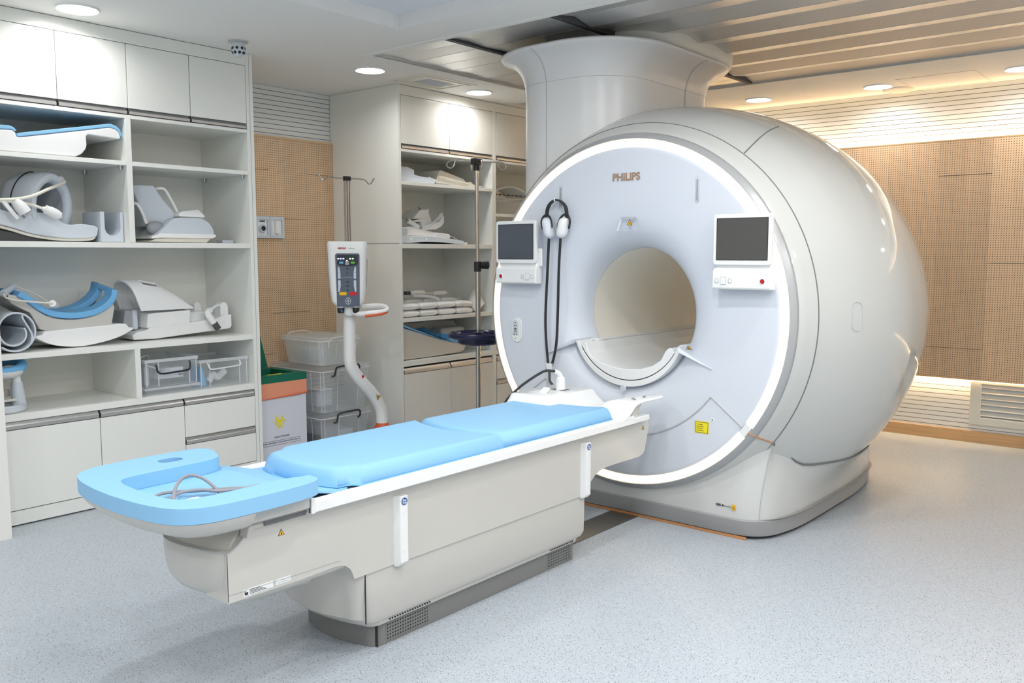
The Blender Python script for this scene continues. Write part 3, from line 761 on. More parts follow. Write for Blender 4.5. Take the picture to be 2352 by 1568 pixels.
screen(3.180, 1, M['screen_l'], 'left touchscreen with a bluish dark display')
screen(1.811, -1, M['screen_r'], 'right touchscreen with a brownish dark display')

# ================================================================ service column
col = thing('service_column', 'white column flaring out at the ceiling behind the round scanner', 'column', (4.66, 3.04, 1.6))
def cl(o, z, w=1.23, h=.78, r=.30): return [(x, y, z) for x, y in rrect(w+2*o, h+2*o, r+o, 10, (4.665, 3.05))]
cs = [(0, 1.60), (0, 2.20), (0, 2.34), (.004, 2.385), (.014, 2.425), (.032, 2.462), (.060, 2.495), (.095, 2.518), (.128, 2.530), (.143, 2.536), (.148, 2.543), (.146, 2.552), (.138, 2.556), (.0, 2.556)]
obj('shaft', B().loft([cl(o, z) for o, z in cs], cap=False), M['colw'], col, ang=60)
def cc2(o, z): return [(x, y, z) for x, y in rrect(1.10+2*o, .90+2*o, .26+o, 10, (4.84, 3.0))]
obj('ceiling_collar', B().loft([cc2(-.03, 2.55), cc2(0, 2.565), cc2(.005, 2.62), cc2(.005, 2.70)], cap=False), M['lam_in'], col, ang=60)
sx = [(4.0475, 3.13), (4.80, 2.6575)]
for (x, y), nx, ny in zip(sx, (-1, 0), (0, -1)):
    P = [(x+nx*(o+.0), y+ny*(o+.0), z) for o, z in cs[1:10]]
    obj('panel_gap', B().tube([(x, y, 1.7)]+P, .0018, 6, 0), M['line_l'], col)
lp = [(p[0], p[1], 2.375) for p in cl(.0035, 2.375)]
obj('panel_gap', B().tube(lp, .0010, 5, 0, closed=True), M['line_l'], col)
# ================================================================ patient table
TB = thing('patient_table', 'long white patient table on a low base in front of the scanner', 'patient table', (2.6, 2.5, 0))
CY = 2.5
def endarc(x0, x1, hw, bulge, r, n=8):
    """plan outline: straight far end at x1, bowed end at x0 with rounded corners"""
    P = [(x1, CY+hw-.0), (x0+r, CY+hw)]
    for i in range(1, n+1):
        a = PI/2*i/n; P.append((x0+r-r*math.sin(a), CY+hw-r+r*math.cos(a)))
    for i in range(1, n):
        t = i/n; y = hw-r-(2*hw-2*r)*t
        P.append((x0-bulge*(1-(2*t-1)**2), CY+y))
    for i in range(0, n+1):
        a = PI/2*i/n; P.append((x0+r-r*math.cos(a), CY-hw+r-r*math.sin(a)))
    P.append((x1, CY-hw))
    return P
def lv(z, x0, x1, hw, bulge=.03, r=.05): return [(x, y, z) for x, y in endarc(x0, x1, hw, bulge, r)]
obj('plinth', B().loft([lv(0, 1.975, 3.18, .203), lv(.086, 1.975, 3.18, .203)]), M['plinth_t'], TB, bev=.002)
obj('vent_panel', B().box((2.035, 2.2962, .008), (2.245, 2.2975, .080)), M['vent'], TB, smooth=False)
obj('vent_panel', B().box((2.985, 2.2962, .008), (3.165, 2.2975, .080)), M['vent'], TB, smooth=False)
obj('plinth_joint', B().box((1.994, 2.2965, .002), (1.998, 2.31, .085)), M['gap'], TB)
obj('base_lip', B().loft([lv(.083, 1.955, 3.185, .215), lv(.112, 1.945, 3.195, .222)]), M['cream'], TB, bev=.006)
vb = B()
for x0, n in ((2.04, 17), (2.99, 14)):
    for k in range(n): vb.cyl((x0+k*.0125, 2.2775, .097), (x0+k*.0125, 2.2805, .097), .0032, n=8)
obj('vent_holes', vb, M['gap'], TB, smooth=False)
obj('base_cover', B().loft([lv(.108, 1.915, 3.205, .228, .03, .06), lv(.135, 1.885, 3.215, .24, .035, .07), lv(.30, 1.86, 3.215, .243, .035, .07), lv(.42, 1.85, 3.215, .243, .035, .07)]), M['cream'], TB, bev=.006)
obj('cover_joint', B().box((1.9105, 2.2575, .125), (1.913, 2.262, .315)), M['gap'], TB)
# upper body seen from the side
prof = [(1.378, .368), (1.376, .515), (1.392, .521), (1.412, .532), (1.432, .549), (1.455, .565), (1.49, .576), (1.56, .5815), (1.66, .5825), (3.70, .5825), (3.745, .576), (3.758, .558), (3.757, .535), (3.745, .50),
        (3.722, .425), (3.705, .408), (3.67, .400), (3.50, .402), (3.38, .402), (3.33, .396), (3.285, .380), (3.245, .352), (3.222, .318), (3.212, .305), (1.856, .305), (1.852, .322), (1.84, .345), (1.822, .36), (1.80, .367), (1.775, .370), (1.64, .366)]
obj('side_body', slab(prof, [], CY-.25, CY-.13, XZ), M['cream'], TB, bev=.012, seg=4, ang=50)
obj('body_core', slab([(1.64, .37), (1.64, .58)]+[q for q in prof if q[0] > 1.65], [], CY-.14, CY+.25, XZ), M['cream'], TB, bev=.012, seg=4, ang=50)
obj('belly', B().loft([[(x, CY+s*h, z) for h, z in ((.245, .372), (.238, .352), (.20, .335))][::1]+[(x, CY-s*h, z) for h, z in ((.20, .335), (.238, .352), (.245, .372))] for x, s in ((1.47, .75), (1.60, 1), (1.82, 1))]), M['cream'], TB, ang=50)
# rounded nose at the head end
NP = catmull([(1.382, 2.2505, 0), (1.362, 2.295, 0), (1.345, 2.36, 0), (1.334, 2.43, 0), (1.334, 2.50, 0), (1.352, 2.565, 0), (1.395, 2.63, 0), (1.46, 2.69, 0), (1.55, 2.735, 0), (1.66, 2.75, 0)], 4)
def nose(z, k, dz=0):
    """plan of the rounded head-end body, k shrinks it toward the middle"""
    return [(1.66+(q.x-1.66)*(1-(1-k)*.9), 2.5+(q.y-2.5)*(1-(1-k)*.35), z) for q in NP]+[(1.70, 2.74-(1-k)*.08, z), (1.70, 2.2505+(1-k)*.08, z)]
obj('nose', B().loft([nose(.325, .42), nose(.337, .60), nose(.352, .76), nose(.372, .88), nose(.405, .955), nose(.45, .99), nose(.49, 1), nose(.515, 1), nose(.522, .985), nose(.523, .93)]), M['cream'], TB, ang=50)
obj('nose_joint', B().box((1.3785, 2.2494, .372), (1.3805, 2.26, .515)), M['gap'], TB)
obj('nose_top', B().loft([[(1.66+(q.x-1.66)*k, 2.5+(q.y-2.5)*(.55+.4*k), z) for q in NP]+[(1.75, 2.70, z), (1.75, 2.30, z)] for z, k in ((.515, .95), (.54, .90), (.565, .80), (.588, .74))]), M['cream'], TB, bev=.004)
obj('nose_rim', B().tube([(q.x, q.y, .5215) for q in NP[:30]], .0022, 6, 0), M['line_l'], TB)
obj('panel_gap', B().tube([(1.376, 2.2495, .517), (1.39, 2.249, .5225), (1.412, 2.249, .5345), (1.432, 2.249, .5515), (1.455, 2.249, .5675), (1.49, 2.249, .578), (1.54, 2.249, .582)], .0022, 6, 3), M['line_l'], TB)
obj('bracket', B().loft([[(1.44, y, .553), (1.47, y, .577), (1.70, y, .580), (1.70, y, .592), (1.45, y, .592)] for y in (CY-.262, CY-.22)]), M['cream'], TB, bev=.004)
# seam of the side body above the base, and pilasters
for xx, w in ((2.066, .036), (3.198, .034)):
    p = obj('pilaster', B().loft([[(xx-w/2-.012, 2.252, z), (xx-w/2, 2.224 if z > .31 else 2.238, z), (xx+w/2, 2.224 if z > .31 else 2.238, z), (xx+w/2, 2.252, z)] for z in (.297, .312, .553)]), M['white'], TB, bev=.003)
    bt = B()
    for z in (.495, .358): bt.lathe([(0, .0005), (0, .0085), (.002, .0095)], (xx, 2.2228, z), 'y', 20)
    obj('bolt_caps', bt, M['tray'], p)
    bg = obj('badge', B().cyl((xx, 2.2228, .533), (xx, 2.2245, .533), .0135, n=28), M['navyink'], p)
    text('lettering', 'Flex', .0105, (xx, 2.2226, .537), (1, 0, 0), (0, 0, 1), M['white'], p, ext=.0003, bold=.0003)
    text('lettering', 'Trak', .0105, (xx, 2.2226, .528), (1, 0, 0), (0, 0, 1), M['white'], p, ext=.0003, bold=.0003)
warn(TB, (1.57, 2.2497, .537), (1, 0, 0), (0, 0, 1), .021)
warn(TB, (3.703, 2.2497, .538), (1, 0, 0), (0, 0, 1), .021)
o = obj('type_plate', B().box((1.43, 2.2487, .3745), (1.535, 2.2499, .3955)), M['tray'], TB)
ln = B().box((1.434, 2.2482, .378), (1.446, 2.2488, .386)).box((1.434, 2.2482, .386), (1.437, 2.2488, .391))
for k in range(4): ln.box((1.452, 2.2482, .378+.004*k), (1.452+.06-.008*k, 2.2488, .3795+.004*k))
obj('print', ln, M['ink'], o, smooth=False)
o = obj('type_plate', B().box((1.545, 2.2487, .3765), (1.60, 2.2499, .3945)), M['tray'], TB)
obj('print', B().box((1.552, 2.2482, .381), (1.592, 2.2488, .383)).box((1.565, 2.2482, .387), (1.58, 2.2488, .389)), M['line_l'], o, smooth=False)

# table top tray : lipped channel, with raised wing and connector housing at the scanner end
ts = [(-.292, .588), (-.290, .618), (-.284, .6255), (-.268, .6262), (-.258, .619), (-.245, .6175), (-.236, .612), (-.226, .6125), (-.216, .609), (.216, .609), (.226, .6125), (.236, .612), (.245, .6175), (.258, .619), (.268, .6262), (.284, .6255), (.290, .618), (.292, .588), (.28, .583), (-.28, .583)]
def tl(x, dz=0, k=1.): return [(x, CY+y*k, z+dz) for y, z in ts]
obj('tray', B().loft([tl(1.672), tl(1.69), tl(2.5), tl(3.40), tl(3.56)]), M['tray'], TB, bev=.002, seg=2, ang=30)
obj('tray_end_lip', B().loft([[(x, CY+y, z) for y, z in ((-.294, .584), (-.294, .634), (-.262, .634), (-.255, .618), (.255, .618), (.262, .634), (.294, .634), (.294, .584))] for x in (1.655, 1.672)]), M['tray'], TB, bev=.004)
obj('head_bridge', B().loft([[(x, CY+y, z) for y, z in ((-.285, .600), (-.292, .608), (-.292, .646), (.292, .646), (.292, .608), (.285, .600))] for x in (1.40, 1.652)]), M['cream'], TB, bev=.006)
obj('bridge_gap_shade', B().box((1.50, 2.232, .58), (1.653, 2.768, .604)), M['line'], TB)  # dark box put in for the shadow in the gap below the bridge
obj('panel_gap', B().tube([(1.382, 2.2498, .394), (1.60, 2.2498, .389), (1.77, 2.2498, .387), (1.80, 2.2498, .385)], .0018, 6, 3), M['line_l'], TB)
obj('joint', B().box((1.651, 2.213, .588), (1.654, 2.216, .632)), M['gap'], TB)
# near wing (handle) rising from the tray
def wing(yc, x, w, z, th, x2): return [(x, yc-w/2, z-th), (x, yc-w/2, z), (x, yc+w/2, z), (x, yc+w/2, z-th)]
wl = []
for x, z, y0, y1, th in ((3.34, .612, 2.208, 2.36, .02), (3.42, .616, 2.208, 2.40, .02), (3.485, .628, 2.207, 2.405, .024), (3.525, .655, 2.205, 2.40, .028), (3.55, .683, 2.203, 2.39, .028), (3.575, .6935, 2.20, 2.37, .022), (3.62, .6955, 2.192, 2.345, .014), (3.70, .696, 2.182, 2.325, .013), (3.765, .6965, 2.180, 2.305, .013), (3.80, .6965, 2.190, 2.285, .012), (3.815, .6965, 2.21, 2.265, .010)):
    wl.append([(x, y0, z-th), (x, y0-.001, z-th*.5), (x, y0+.006, z), (x, y1-.03, z), (x, y1, z-.010), (x, y1+.004, z-th-.01)])
obj('grab_handle', B().loft(wl), M['tray'], TB, ang=40, sub=1)
obj('handle_support', B().loft([[(x, 2.235, .585), (x, 2.35, .585), (x+dx, 2.33, .682), (x+dx, 2.222, .682)] for x, dx in ((3.555, .03), (3.60, .05))]), M['cream'], TB, bev=.004)
obj('grip_marks', B().box((3.60, 2.24, .6955), (3.62, 2.248, .6965)).box((3.62, 2.262, .6955), (3.64, 2.27, .6965)).box((3.68, 2.235, .6962), (3.705, 2.24, .6972)).box((3.70, 2.25, .6962), (3.725, 2.255, .6972)), M['line'], TB, smooth=False)
# far connector housing
def hou(z, x0, x1, y0, y1, r): return [(p[0], p[1], z) for p in rrect(x1-x0, y1-y0, r, 5, ((x0+x1)/2, (y0+y1)/2))]
obj('connector_housing', B().loft([hou(.61, 3.16, 3.74, 2.335, 2.80, .05), hou(.622, 3.19, 3.73, 2.36, 2.80, .05), hou(.634, 3.215, 3.715, 2.42, 2.79, .05), hou(.65, 3.235, 3.70, 2.465, 2.785, .045), hou(.69, 3.262, 3.672, 2.498, 2.765, .03), hou(.711, 3.272, 3.662, 2.505, 2.76, .03), hou(.7175, 3.282, 3.652, 2.514, 2.752, .025)]), M['tray'], TB, ang=50)
obj('socket_hatch', B().box((3.36, 2.555, .7172), (3.46, 2.70, .7182)), M['white'], TB, bev=.0003)
obj('socket_hole', B().box((3.49, 2.585, .7172), (3.545, 2.66, .7184)), M['dark'], TB)
obj('hatch_flap', B().loft([[(3.365, y, .7185), (3.40, y, .742), (3.403, y, .740), (3.37, y, .7175)] for y in (2.60, 2.64)]), M['white'], TB, smooth=False)
obj('foot_tray', B().loft([[(x, y, z) for y, z in ((2.21, .585), (2.21, .614), (2.79, .614), (2.79, .585))] for x in (3.50, 3.70)]), M['tray'], TB, bev=.006)

# cushions
def cushion(name, label, x0, x1, b0, b1, z0, z1, y0, y1, neck=0):
    def out(ins, z):
        P = []; n = 14
        for i in range(n+1):
            t = i/n; y = y0+neck+ins+(y1-y0-2*ins-2*neck)*t
            P.append((x0+ins-b0*(1-(2*t-1)**2), y, z))
        if neck:
            q = [(x0+ins+.035, y1-neck*.95-ins), (x0+ins+.055, y1-neck*.75-ins), (x0+ins+.07, y1-neck*.3-ins), (x0+ins+.085, y1-ins-.004)]
            P += [(x, y, z) for x, y in q]
        for i in range(n+1):
            t = i/n; y = y1-ins-(y1-y0-2*ins)*t
            P.append((x1-ins-b1*(1-(2*t-1)**2), y, z))
        if neck: P += [(x, y0+y1-y, z) for x, y in q[::-1]]
        return P
    t = thing(name, label, 'mattress', ((x0+x1)/2, CY, z0))
    h = z1-z0
    obj('foam', B().loft([out(.004, z0), out(.0, z0+.004), out(.006, z0+h*.5), out(.014, z1-.012), out(.020, z1-.005), out(.028, z1-.001), out(.04, z1)]), M['blue'], t, ang=60)
    obj('piping', B().tube([(p[0], p[1], z0+.002) for p in out(-.002, 0)], .0028, 6, 0, closed=True), M['blue2'], t)
    return t
cushion('mattress_section', 'long light blue mattress section in the middle of the patient table', 1.825, 2.632, .04, .06, .6195, .683, 2.246, 2.754, .045)
cushion('mattress_section', 'light blue mattress section at the scanner end of the table', 2.640, 3.425, .06, .06, .6195, .683, 2.25, 2.75)

# blue head-end pad with a U-shaped rim
hp = thing('head_pad', 'light blue U-shaped head pad with a grip slot at the near end of the table', 'head pad', (1.45, CY, .63))
PY = 2.512
ow = [(1.672, .275), (1.668, .32), (1.645, .345), (1.59, .358), (1.50, .363), (1.38, .362), (1.29, .352), (1.232, .325), (1.195, .28), (1.172, .20), (1.160, .10), (1.156, .0)]
outer = catmull([(x, PY+y, 0) for x, y in ow]+[(x, PY-y, 0) for x, y in reversed(ow[:-1])], 3)
outer = [(q.x, q.y) for q in outer]
ni = [(1.640, 2.243), (1.60, 2.258), (1.50, 2.262), (1.36, 2.262), (1.285, 2.275), (1.252, 2.31), (1.240, 2.37), (1.236, 2.45), (1.238, 2.54), (1.246, 2.60), (1.266, 2.64), (1.32, 2.655), (1.45, 2.66), (1.58, 2.668), (1.63, 2.69), (1.652, 2.74)]
inner = [(q.x, q.y) for q in catmull([(x, y, 0) for x, y in ni], 3)]
slot = [(1.495+q[0], 2.768+q[1]) for q in rrect(.082, .058, .027, 6)]
obj('rim', slab(outer+inner, [slot], .656, .7035, None), M['blue'], hp, bev=.02, seg=4, ang=60)
fl = [(1.655, .27), (1.55, .32), (1.40, .325), (1.29, .31), (1.22, .26), (1.19, .12)]
obj('floor_mat', slab([(x, PY+y) for x, y in fl]+[(x, PY-y) for x, y in reversed(fl)], [], .648, .656), M['blue'], hp, bev=.002)
obj('floor_mat', B().loft([[(x, PY-w, z-.008), (x, PY+w, z-.008), (x, PY+w, z), (x, PY-w, z)] for x, w, z in ((1.64, .27, .656), (1.70, .262, .644), (1.765, .25, .627), (1.80, .235, .6185), (1.86, .23, .6165))]), M['blue'], hp, ang=60)
obj('slot_dark_floor', B().prism(slot, 'z', .657, .660), M['navyink'], hp)  # dark navy plate across the bottom of the grip slot
op = [q for q in outer if q[0] <= 1.43]
op = sorted(op, key=lambda q: -q[1])
def sup(k, z): return [(1.43+(x-1.43)*k, PY+(y-PY)*(.25+.75*k), z) for x, y in op]
obj('shell', B().loft([sup(.985, .6545), sup(.975, .647), sup(.94, .632), sup(.87, .612), sup(.74, .595), sup(.55, .585), sup(.3, .582)]), M['cream'], TB, ang=60)
# cable lying in the head pad
cb = thing('coil_cable', 'grey looped cable with a white plug lying in the blue head pad', 'cable', (1.40, 2.42, .668))
z = .6755
cpts = [(1.322, 2.352, z), (1.305, 2.352, z), (1.292, 2.375, .678), (1.318, 2.425, .688), (1.352, 2.47, .70), (1.39, 2.50, .710), (1.424, 2.506, .711), (1.442, 2.478, .703), (1.445, 2.43, .690), (1.432, 2.36, z), (1.40, 2.325, z), (1.35, 2.31, z), (1.30, 2.34, z), (1.28, 2.38, .682), (1.322, 2.425, .684), (1.365, 2.437, .684), (1.405, 2.412, .684), (1.425, 2.37, .684), (1.465, 2.36, .68), (1.505, 2.362, z), (1.565, 2.352, z)]
obj('lead', B().tube(cpts, .0052, 8, 5), M['cable'], cb)
obj('lead', B().tube([(1.285, 2.37, z), (1.268, 2.43, z), (1.282, 2.478, z), (1.325, 2.50, z), (1.37, 2.473, z), (1.43, 2.42, .677), (1.48, 2.375, .68), (1.53, 2.345, z)], .0052, 8, 5), M['cable'], cb)
obj('plug', B().box((1.305, 2.326, .669), (1.352, 2.350, .688)), M['tray'], cb, bev=.004)
obj('plug', B().box((1.349, 2.311, .669), (1.388, 2.325, .681)), M['tray'], cb, bev=.003)
cb.location.z -= .004
# ================================================================ things in the left cabinet
def smile(t): return t
# upper shelf: wedge coil base with a blue pad on top
t = thing('wedge_coil', 'white wedge-shaped coil base with a light blue top pad on the highest left shelf', 'scanner coil', (2.05, 5.0, 1.911))
k = lambda P: [(x*.985, 1.4+(z-1.4)*.985) for x, z in P]
body = k([(1.62, 1.922), (2.165, 1.922), (2.20, 1.94), (2.222, 1.968), (2.228, 1.99), (2.226, 2.035), (2.238, 2.046), (2.41, 2.037), (2.418, 2.048), (2.408, 2.078), (2.385, 2.092), (2.355, 2.097), (1.885, 1.997), (1.872, 2.0), (1.868, 2.02), (1.855, 2.031), (1.62, 2.021)])
def shear(pl, y0, y1, d1): # front outline tapering toward the back
    return B().loft([[(x, y0, z) for x, z in pl], [(x+d1*(x-2.0), y1, z) for x, z in pl]])
obj('shell', B().prism(body, 'y', 4.80, 5.26), M['white'], t, bev=.006, ang=50)
pad = k([(1.882, 1.998), (2.352, 2.097), (2.384, 2.092), (2.406, 2.078), (2.420, 2.049), (2.424, 2.062), (2.416, 2.09), (2.395, 2.108), (2.362, 2.118), (1.895, 2.021), (1.878, 2.016), (1.872, 2.006)])
obj('blue_pad', B().prism(pad, 'y', 4.798, 5.24), M['blue'], t, bev=.004, ang=50)
pad2 = k([(1.62, 2.022), (1.85, 2.032), (1.868, 2.024), (1.874, 2.03), (1.858, 2.046), (1.838, 2.052), (1.62, 2.042)])
obj('blue_pad', B().prism(pad2, 'y', 4.798, 5.24), M['blue'], t, bev=.004, ang=50)

# second shelf: ring-shaped head coil on a wavy grey sled
t = thing('ring_coil', 'pale grey ring-shaped head coil with ivory leads on the second left shelf', 'scanner coil', (2.02, 5.05, 1.467))
top = catmull([(1.62, 1.60, 0), (1.74, 1.632, 0), (1.85, 1.60, 0), (1.905, 1.622, 0), (1.96, 1.616, 0), (2.02, 1.607, 0), (2.075, 1.567, 0), (2.12, 1.557, 0), (2.17, 1.562, 0), (2.235, 1.556, 0), (2.262, 1.545, 0)], 4)
bot = catmull([(2.262, 1.53, 0), (2.248, 1.495, 0), (2.18, 1.484, 0), (2.05, 1.486, 0), (1.92, 1.505, 0), (1.80, 1.54, 0), (1.62, 1.58, 0)], 4)
pl = [(p.x, p.y) for p in top]+[(p.x, p.y) for p in bot]
obj('sled', B().prism(pl, 'y', 4.86, 5.24), M['lgrey'], t, bev=.008, ang=60)
bt2 = [(p.x-.006, p.y) for p in bot]
obj('sled_runner', B().prism(bt2+[(x, z-.014) for x, z in reversed(bt2)], 'y', 4.872, 5.23), M['ivory'], t, bev=.003, ang=60)
obj('sled_foot', B().prism([(1.68, 1.467), (2.22, 1.467), (2.24, 1.478), (2.1, 1.474), (1.95, 1.487), (1.75, 1.528), (1.68, 1.53)], 'y', 4.89, 5.2), M['dark'], t)
axd = Vector((-.50, .86, .06)).normalized(); c0 = Vector((2.052, 4.925, 1.655))
ux = Vector((0, 0, 1)).cross(axd).normalized()*-1; uz = axd.cross(ux).normalized()
if uz.z < 0: uz = -uz
def ringloop(d, R, n=56): 
    o = []
    for i in range(n):
        a = 2*PI*i/n; bmp = 1+.05*math.exp(-((a-PI/2)/.38)**2)
        o.append(c0+axd*d+ux*(math.cos(a)*R*bmp)+uz*(math.sin(a)*R*bmp*1.03))
    return o
obj('ring_body', B().loft([ringloop(0, .122), ringloop(-.006, .13), ringloop(-.008, .145), ringloop(-.002, .158), ringloop(.02, .164), ringloop(.17, .158), ringloop(.19, .15), ringloop(.195, .122), ringloop(.19, .113), ringloop(.02, .113)], ring=True, cap=False), M['lgrey'], t, ang=45)
obj('ring_liner', B().loft([ringloop(.004, .1205), ringloop(.03, .110), ringloop(.192, .110)], cap=False), M['grey'], t)
obj('ring_band', B().tube(ringloop(.12, .1625), .003, 5, 0, closed=True), M['black'], t)
cush = [c0+axd*.06+ux*(-.105+.21*i/10)+uz*(-.075-.02*math.sin(PI*i/10)) for i in range(11)]
obj('inner_cushion', B().loft([[p+axd*d+uz*h for p in cush]+[p+axd*d+uz*(h-.016) for p in reversed(cush)] for d, h in ((-.05, 0), (.1, .01))]), M['grey'], t, bev=.004)
RK = set(COL.objects)
pt = c0+uz*.142+ux*.06+axd*-.008
obj('socket_boss', B().cyl(pt+axd*.004, pt-axd*.006, .022, .018), M['lgrey'], t)
obj('lead', B().tube([pt, pt-axd*.05+Vector((-.03, 0, -.012)), (1.99, 4.825, 1.735), (1.90, 4.80, 1.695), (1.80, 4.795, 1.674), (1.66, 4.80, 1.666)], .0085, 10, 6), M['ivory'], t)
obj('lead', B().tube([(1.64, 4.80, 1.66), (1.78, 4.80, 1.664), (1.88, 4.81, 1.657), (1.955, 4.809, 1.635)], .0075, 10, 6), M['ivory'], t)
o = obj('connector', B().tube([(1.978, 4.87, 1.638), (1.992, 4.868, 1.634), (2.03, 4.866, 1.618), (2.055, 4.865, 1.603), (2.068, 4.865, 1.596)], lambda u: (.012, .024, .027, .027, .024, .012)[min(5, int(u*5.99))], 16, 3), M['white'], t, ang=50)
o = obj('connector', B().tube([(1.84, 4.86, 1.672), (1.855, 4.857, 1.655), (1.872, 4.852, 1.632), (1.885, 4.85, 1.612)], lambda u: .02+.012*min(1, u*2), 18, 3), M['white'], t, ang=50)
obj('contact_block', B().tube([(1.886, 4.849, 1.611), (1.897, 4.846, 1.596)], .029, 4, 0), M['grey'], o, smooth=False)
obj('latch_bar', B().loft([[(1.775+dx, y, 1.665+dz) for dx, dz in ((0, 0), (.018, .008), (.085, -.082), (.066, -.09))] for y in (4.852, 4.868)]), M['white'], t, bev=.002)
for o in [o for o in COL.objects if o not in RK and o.name.split('.')[0] in ('connector', 'contact_block', 'latch_bar')]:
    o0 = ORG[o]
    for v in o.data.vertices:
        q = v.co+o0; q = Vector((q.x*.987, q.y-.062, 1.4+(q.z-1.4)*.987)); v.co = q-o0
# grey holder with U shaped cut-outs
t = thing('u_shaped_holder', 'grey-blue holder block with a U-shaped cut-out beside the ring coil', 'coil holder', (2.32, 4.95, 1.467))
def uplate(x0, x1, z0, z1, y0, y1, w, zb):
    cx = (x0+x1)/2+.004
    P = [(x0, z0), (x1, z0), (x1, z1), (cx+w, z1)]+[(cx+w*math.cos(a), zb+w*math.sin(a)) for a in [-PI*i/12 for i in range(13)]]+[(cx-w, z1), (x0, z1)]
    return slab(P, [], y0, y1, XZ)
obj('block', uplate(2.268, 2.395, 1.467, 1.632, 4.845, 5.06, .044, 1.545), M['lgrey'], t, bev=.002)
obj('side_plate', B().box((2.225, 5.25, 1.467), (2.262, 5.32, 1.64)), M['lgrey'], t, bev=.002)

# second shelf right: body coil with a sloping hood
t = thing('hooded_coil', 'pale coil with a sloping hood and side rods on the second right shelf', 'scanner coil', (2.75, 5.05, 1.467))
bp = catmull([(2.60, 1.508, 0), (2.665, 1.565, 0), (2.70, 1.60, 0), (2.745, 1.615, 0), (2.82, 1.617, 0), (2.885, 1.612, 0), (2.935, 1.59, 0), (2.965, 1.55, 0), (2.972, 1.517, 0)], 4)
obj('body', B().prism([(p.x, p.y) for p in bp]+[(2.58, 1.505)], 'y', 4.865, 5.24), M['lgrey'], t, bev=.008, ang=60)
obj('rim', B().prism([(2.565, 1.50), (2.62, 1.518), (2.976, 1.518), (2.978, 1.505), (2.955, 1.494), (2.62, 1.494), (2.565, 1.488)], 'y', 4.855, 5.24), M['white'], t, bev=.003)
obj('foot', B().prism([(2.555, 1.471), (2.92, 1.467), (2.955, 1.494), (2.66, 1.494), (2.6, 1.49)], 'y', 4.87, 5.22), M['ivory'], t, bev=.003)
obj('hood', B().loft([[(2.525, 5.0, 1.80), (2.64, 4.955, 1.80), (2.648, 4.965, 1.80), (2.648, 5.16, 1.80), (2.525, 5.16, 1.80)], [(2.56, 4.99, 1.70), (2.69, 4.945, 1.72), (2.70, 4.955, 1.72), (2.70, 5.16, 1.72), (2.56, 5.16, 1.7)], [(2.595, 4.975, 1.60), (2.755, 4.93, 1.64), (2.765, 4.94, 1.64), (2.765, 5.16, 1.64), (2.595, 5.16, 1.6)], [(2.61, 4.97, 1.56), (2.80, 4.92, 1.605), (2.83, 4.93, 1.605), (2.83, 5.16, 1.6), (2.61, 5.16, 1.56)]]), M['lgrey'], t, bev=.012, ang=50)
obj('end_cushion', B().sphere((2.63, 4.93, 1.553), (.055, .03, .04)), M['grey'], t)
obj('rod', B().tube([(2.645, 4.98, 1.775), (2.67, 4.94, 1.785), (2.70, 4.93, 1.775), (2.735, 4.93, 1.72), (2.765, 4.93, 1.662), (2.778, 4.93, 1.64)], lambda u: .0085+.006*max(0, u-.85)/.15, 10, 5), M['white'], t)
obj('rod', B().tube([(2.50, 4.92, 1.69), (2.52, 4.92, 1.685), (2.545, 4.915, 1.64), (2.565, 4.91, 1.575)], .0085, 10, 5), M['white'], t)
obj('lever', B().loft([[(2.745, y, 1.62), (2.742, y, 1.637), (2.765, y+.01, 1.652), (2.885, y+.03, 1.668), (2.912, y, 1.628), (2.905, y, 1.62)] for y in (4.86, 5.02)]), M['tray'], t, bev=.003)
wr = B()
for i in range(5):
    for j in range(3):
        if (i*7+j*3) % 4: wr.box((2.575+i*.007+j*.004, 4.9735-.0006, 1.665-j*.022-i*.003), (2.58+i*.007+j*.004, 4.976, 1.675-j*.022-i*.003))
o = obj('accessory_box', B().box((3.08, 4.95, 1.467), (3.158, 5.02, 1.488)), M['lgrey'], bev=.003, loc=(3.12, 4.98, 1.467)); tag(o, 'small flat grey-blue box lying at the right end of the second shelf', 'box')

# wide shelf: rolled mat
t = thing('rolled_mat', 'rolled pale grey mat lying at the left end of the wide shelf', 'mat', (1.80, 5.0, .894))
sp = []
for i in range(90):
    a = -2.3+i*.1; R = .112-.0004*i
    if i > 62: R -= .018*((i-62)/27)**1.5*1.6
    sp.append((1.795+R*math.cos(a)*.96, 1.008+R*math.sin(a)))
inn = []
for i, (x, z) in enumerate(sp):
    q = Vector((sp[min(i+1, 89)][0]-sp[max(i-1, 0)][0], sp[min(i+1, 89)][1]-sp[max(i-1, 0)][1])).normalized()
    inn.append((x-q.y*.0095, z+q.x*.0095))
# one hanging inner flap
obj('roll', B().loft([[(x-.25*(y-4.81)*.1, y, z) for x, z in sp+inn[::-1]] for y in (4.815, 5.25)]), M['lgrey'], t, bev=.002, ang=50)
fl = catmull([(1.865, 1.09, 0), (1.833, 1.092, 0), (1.826, 1.075, 0), (1.848, 1.03, 0), (1.868, .985, 0), (1.862, .945, 0), (1.842, .916, 0)], 4)
obj('inner_flap', B().loft([[(p.x, y, p.y) for p in fl]+[(p.x+.009, y, p.y) for p in reversed(fl)] for y in (4.817, 5.2)]), M['lgrey'], t, ang=50)

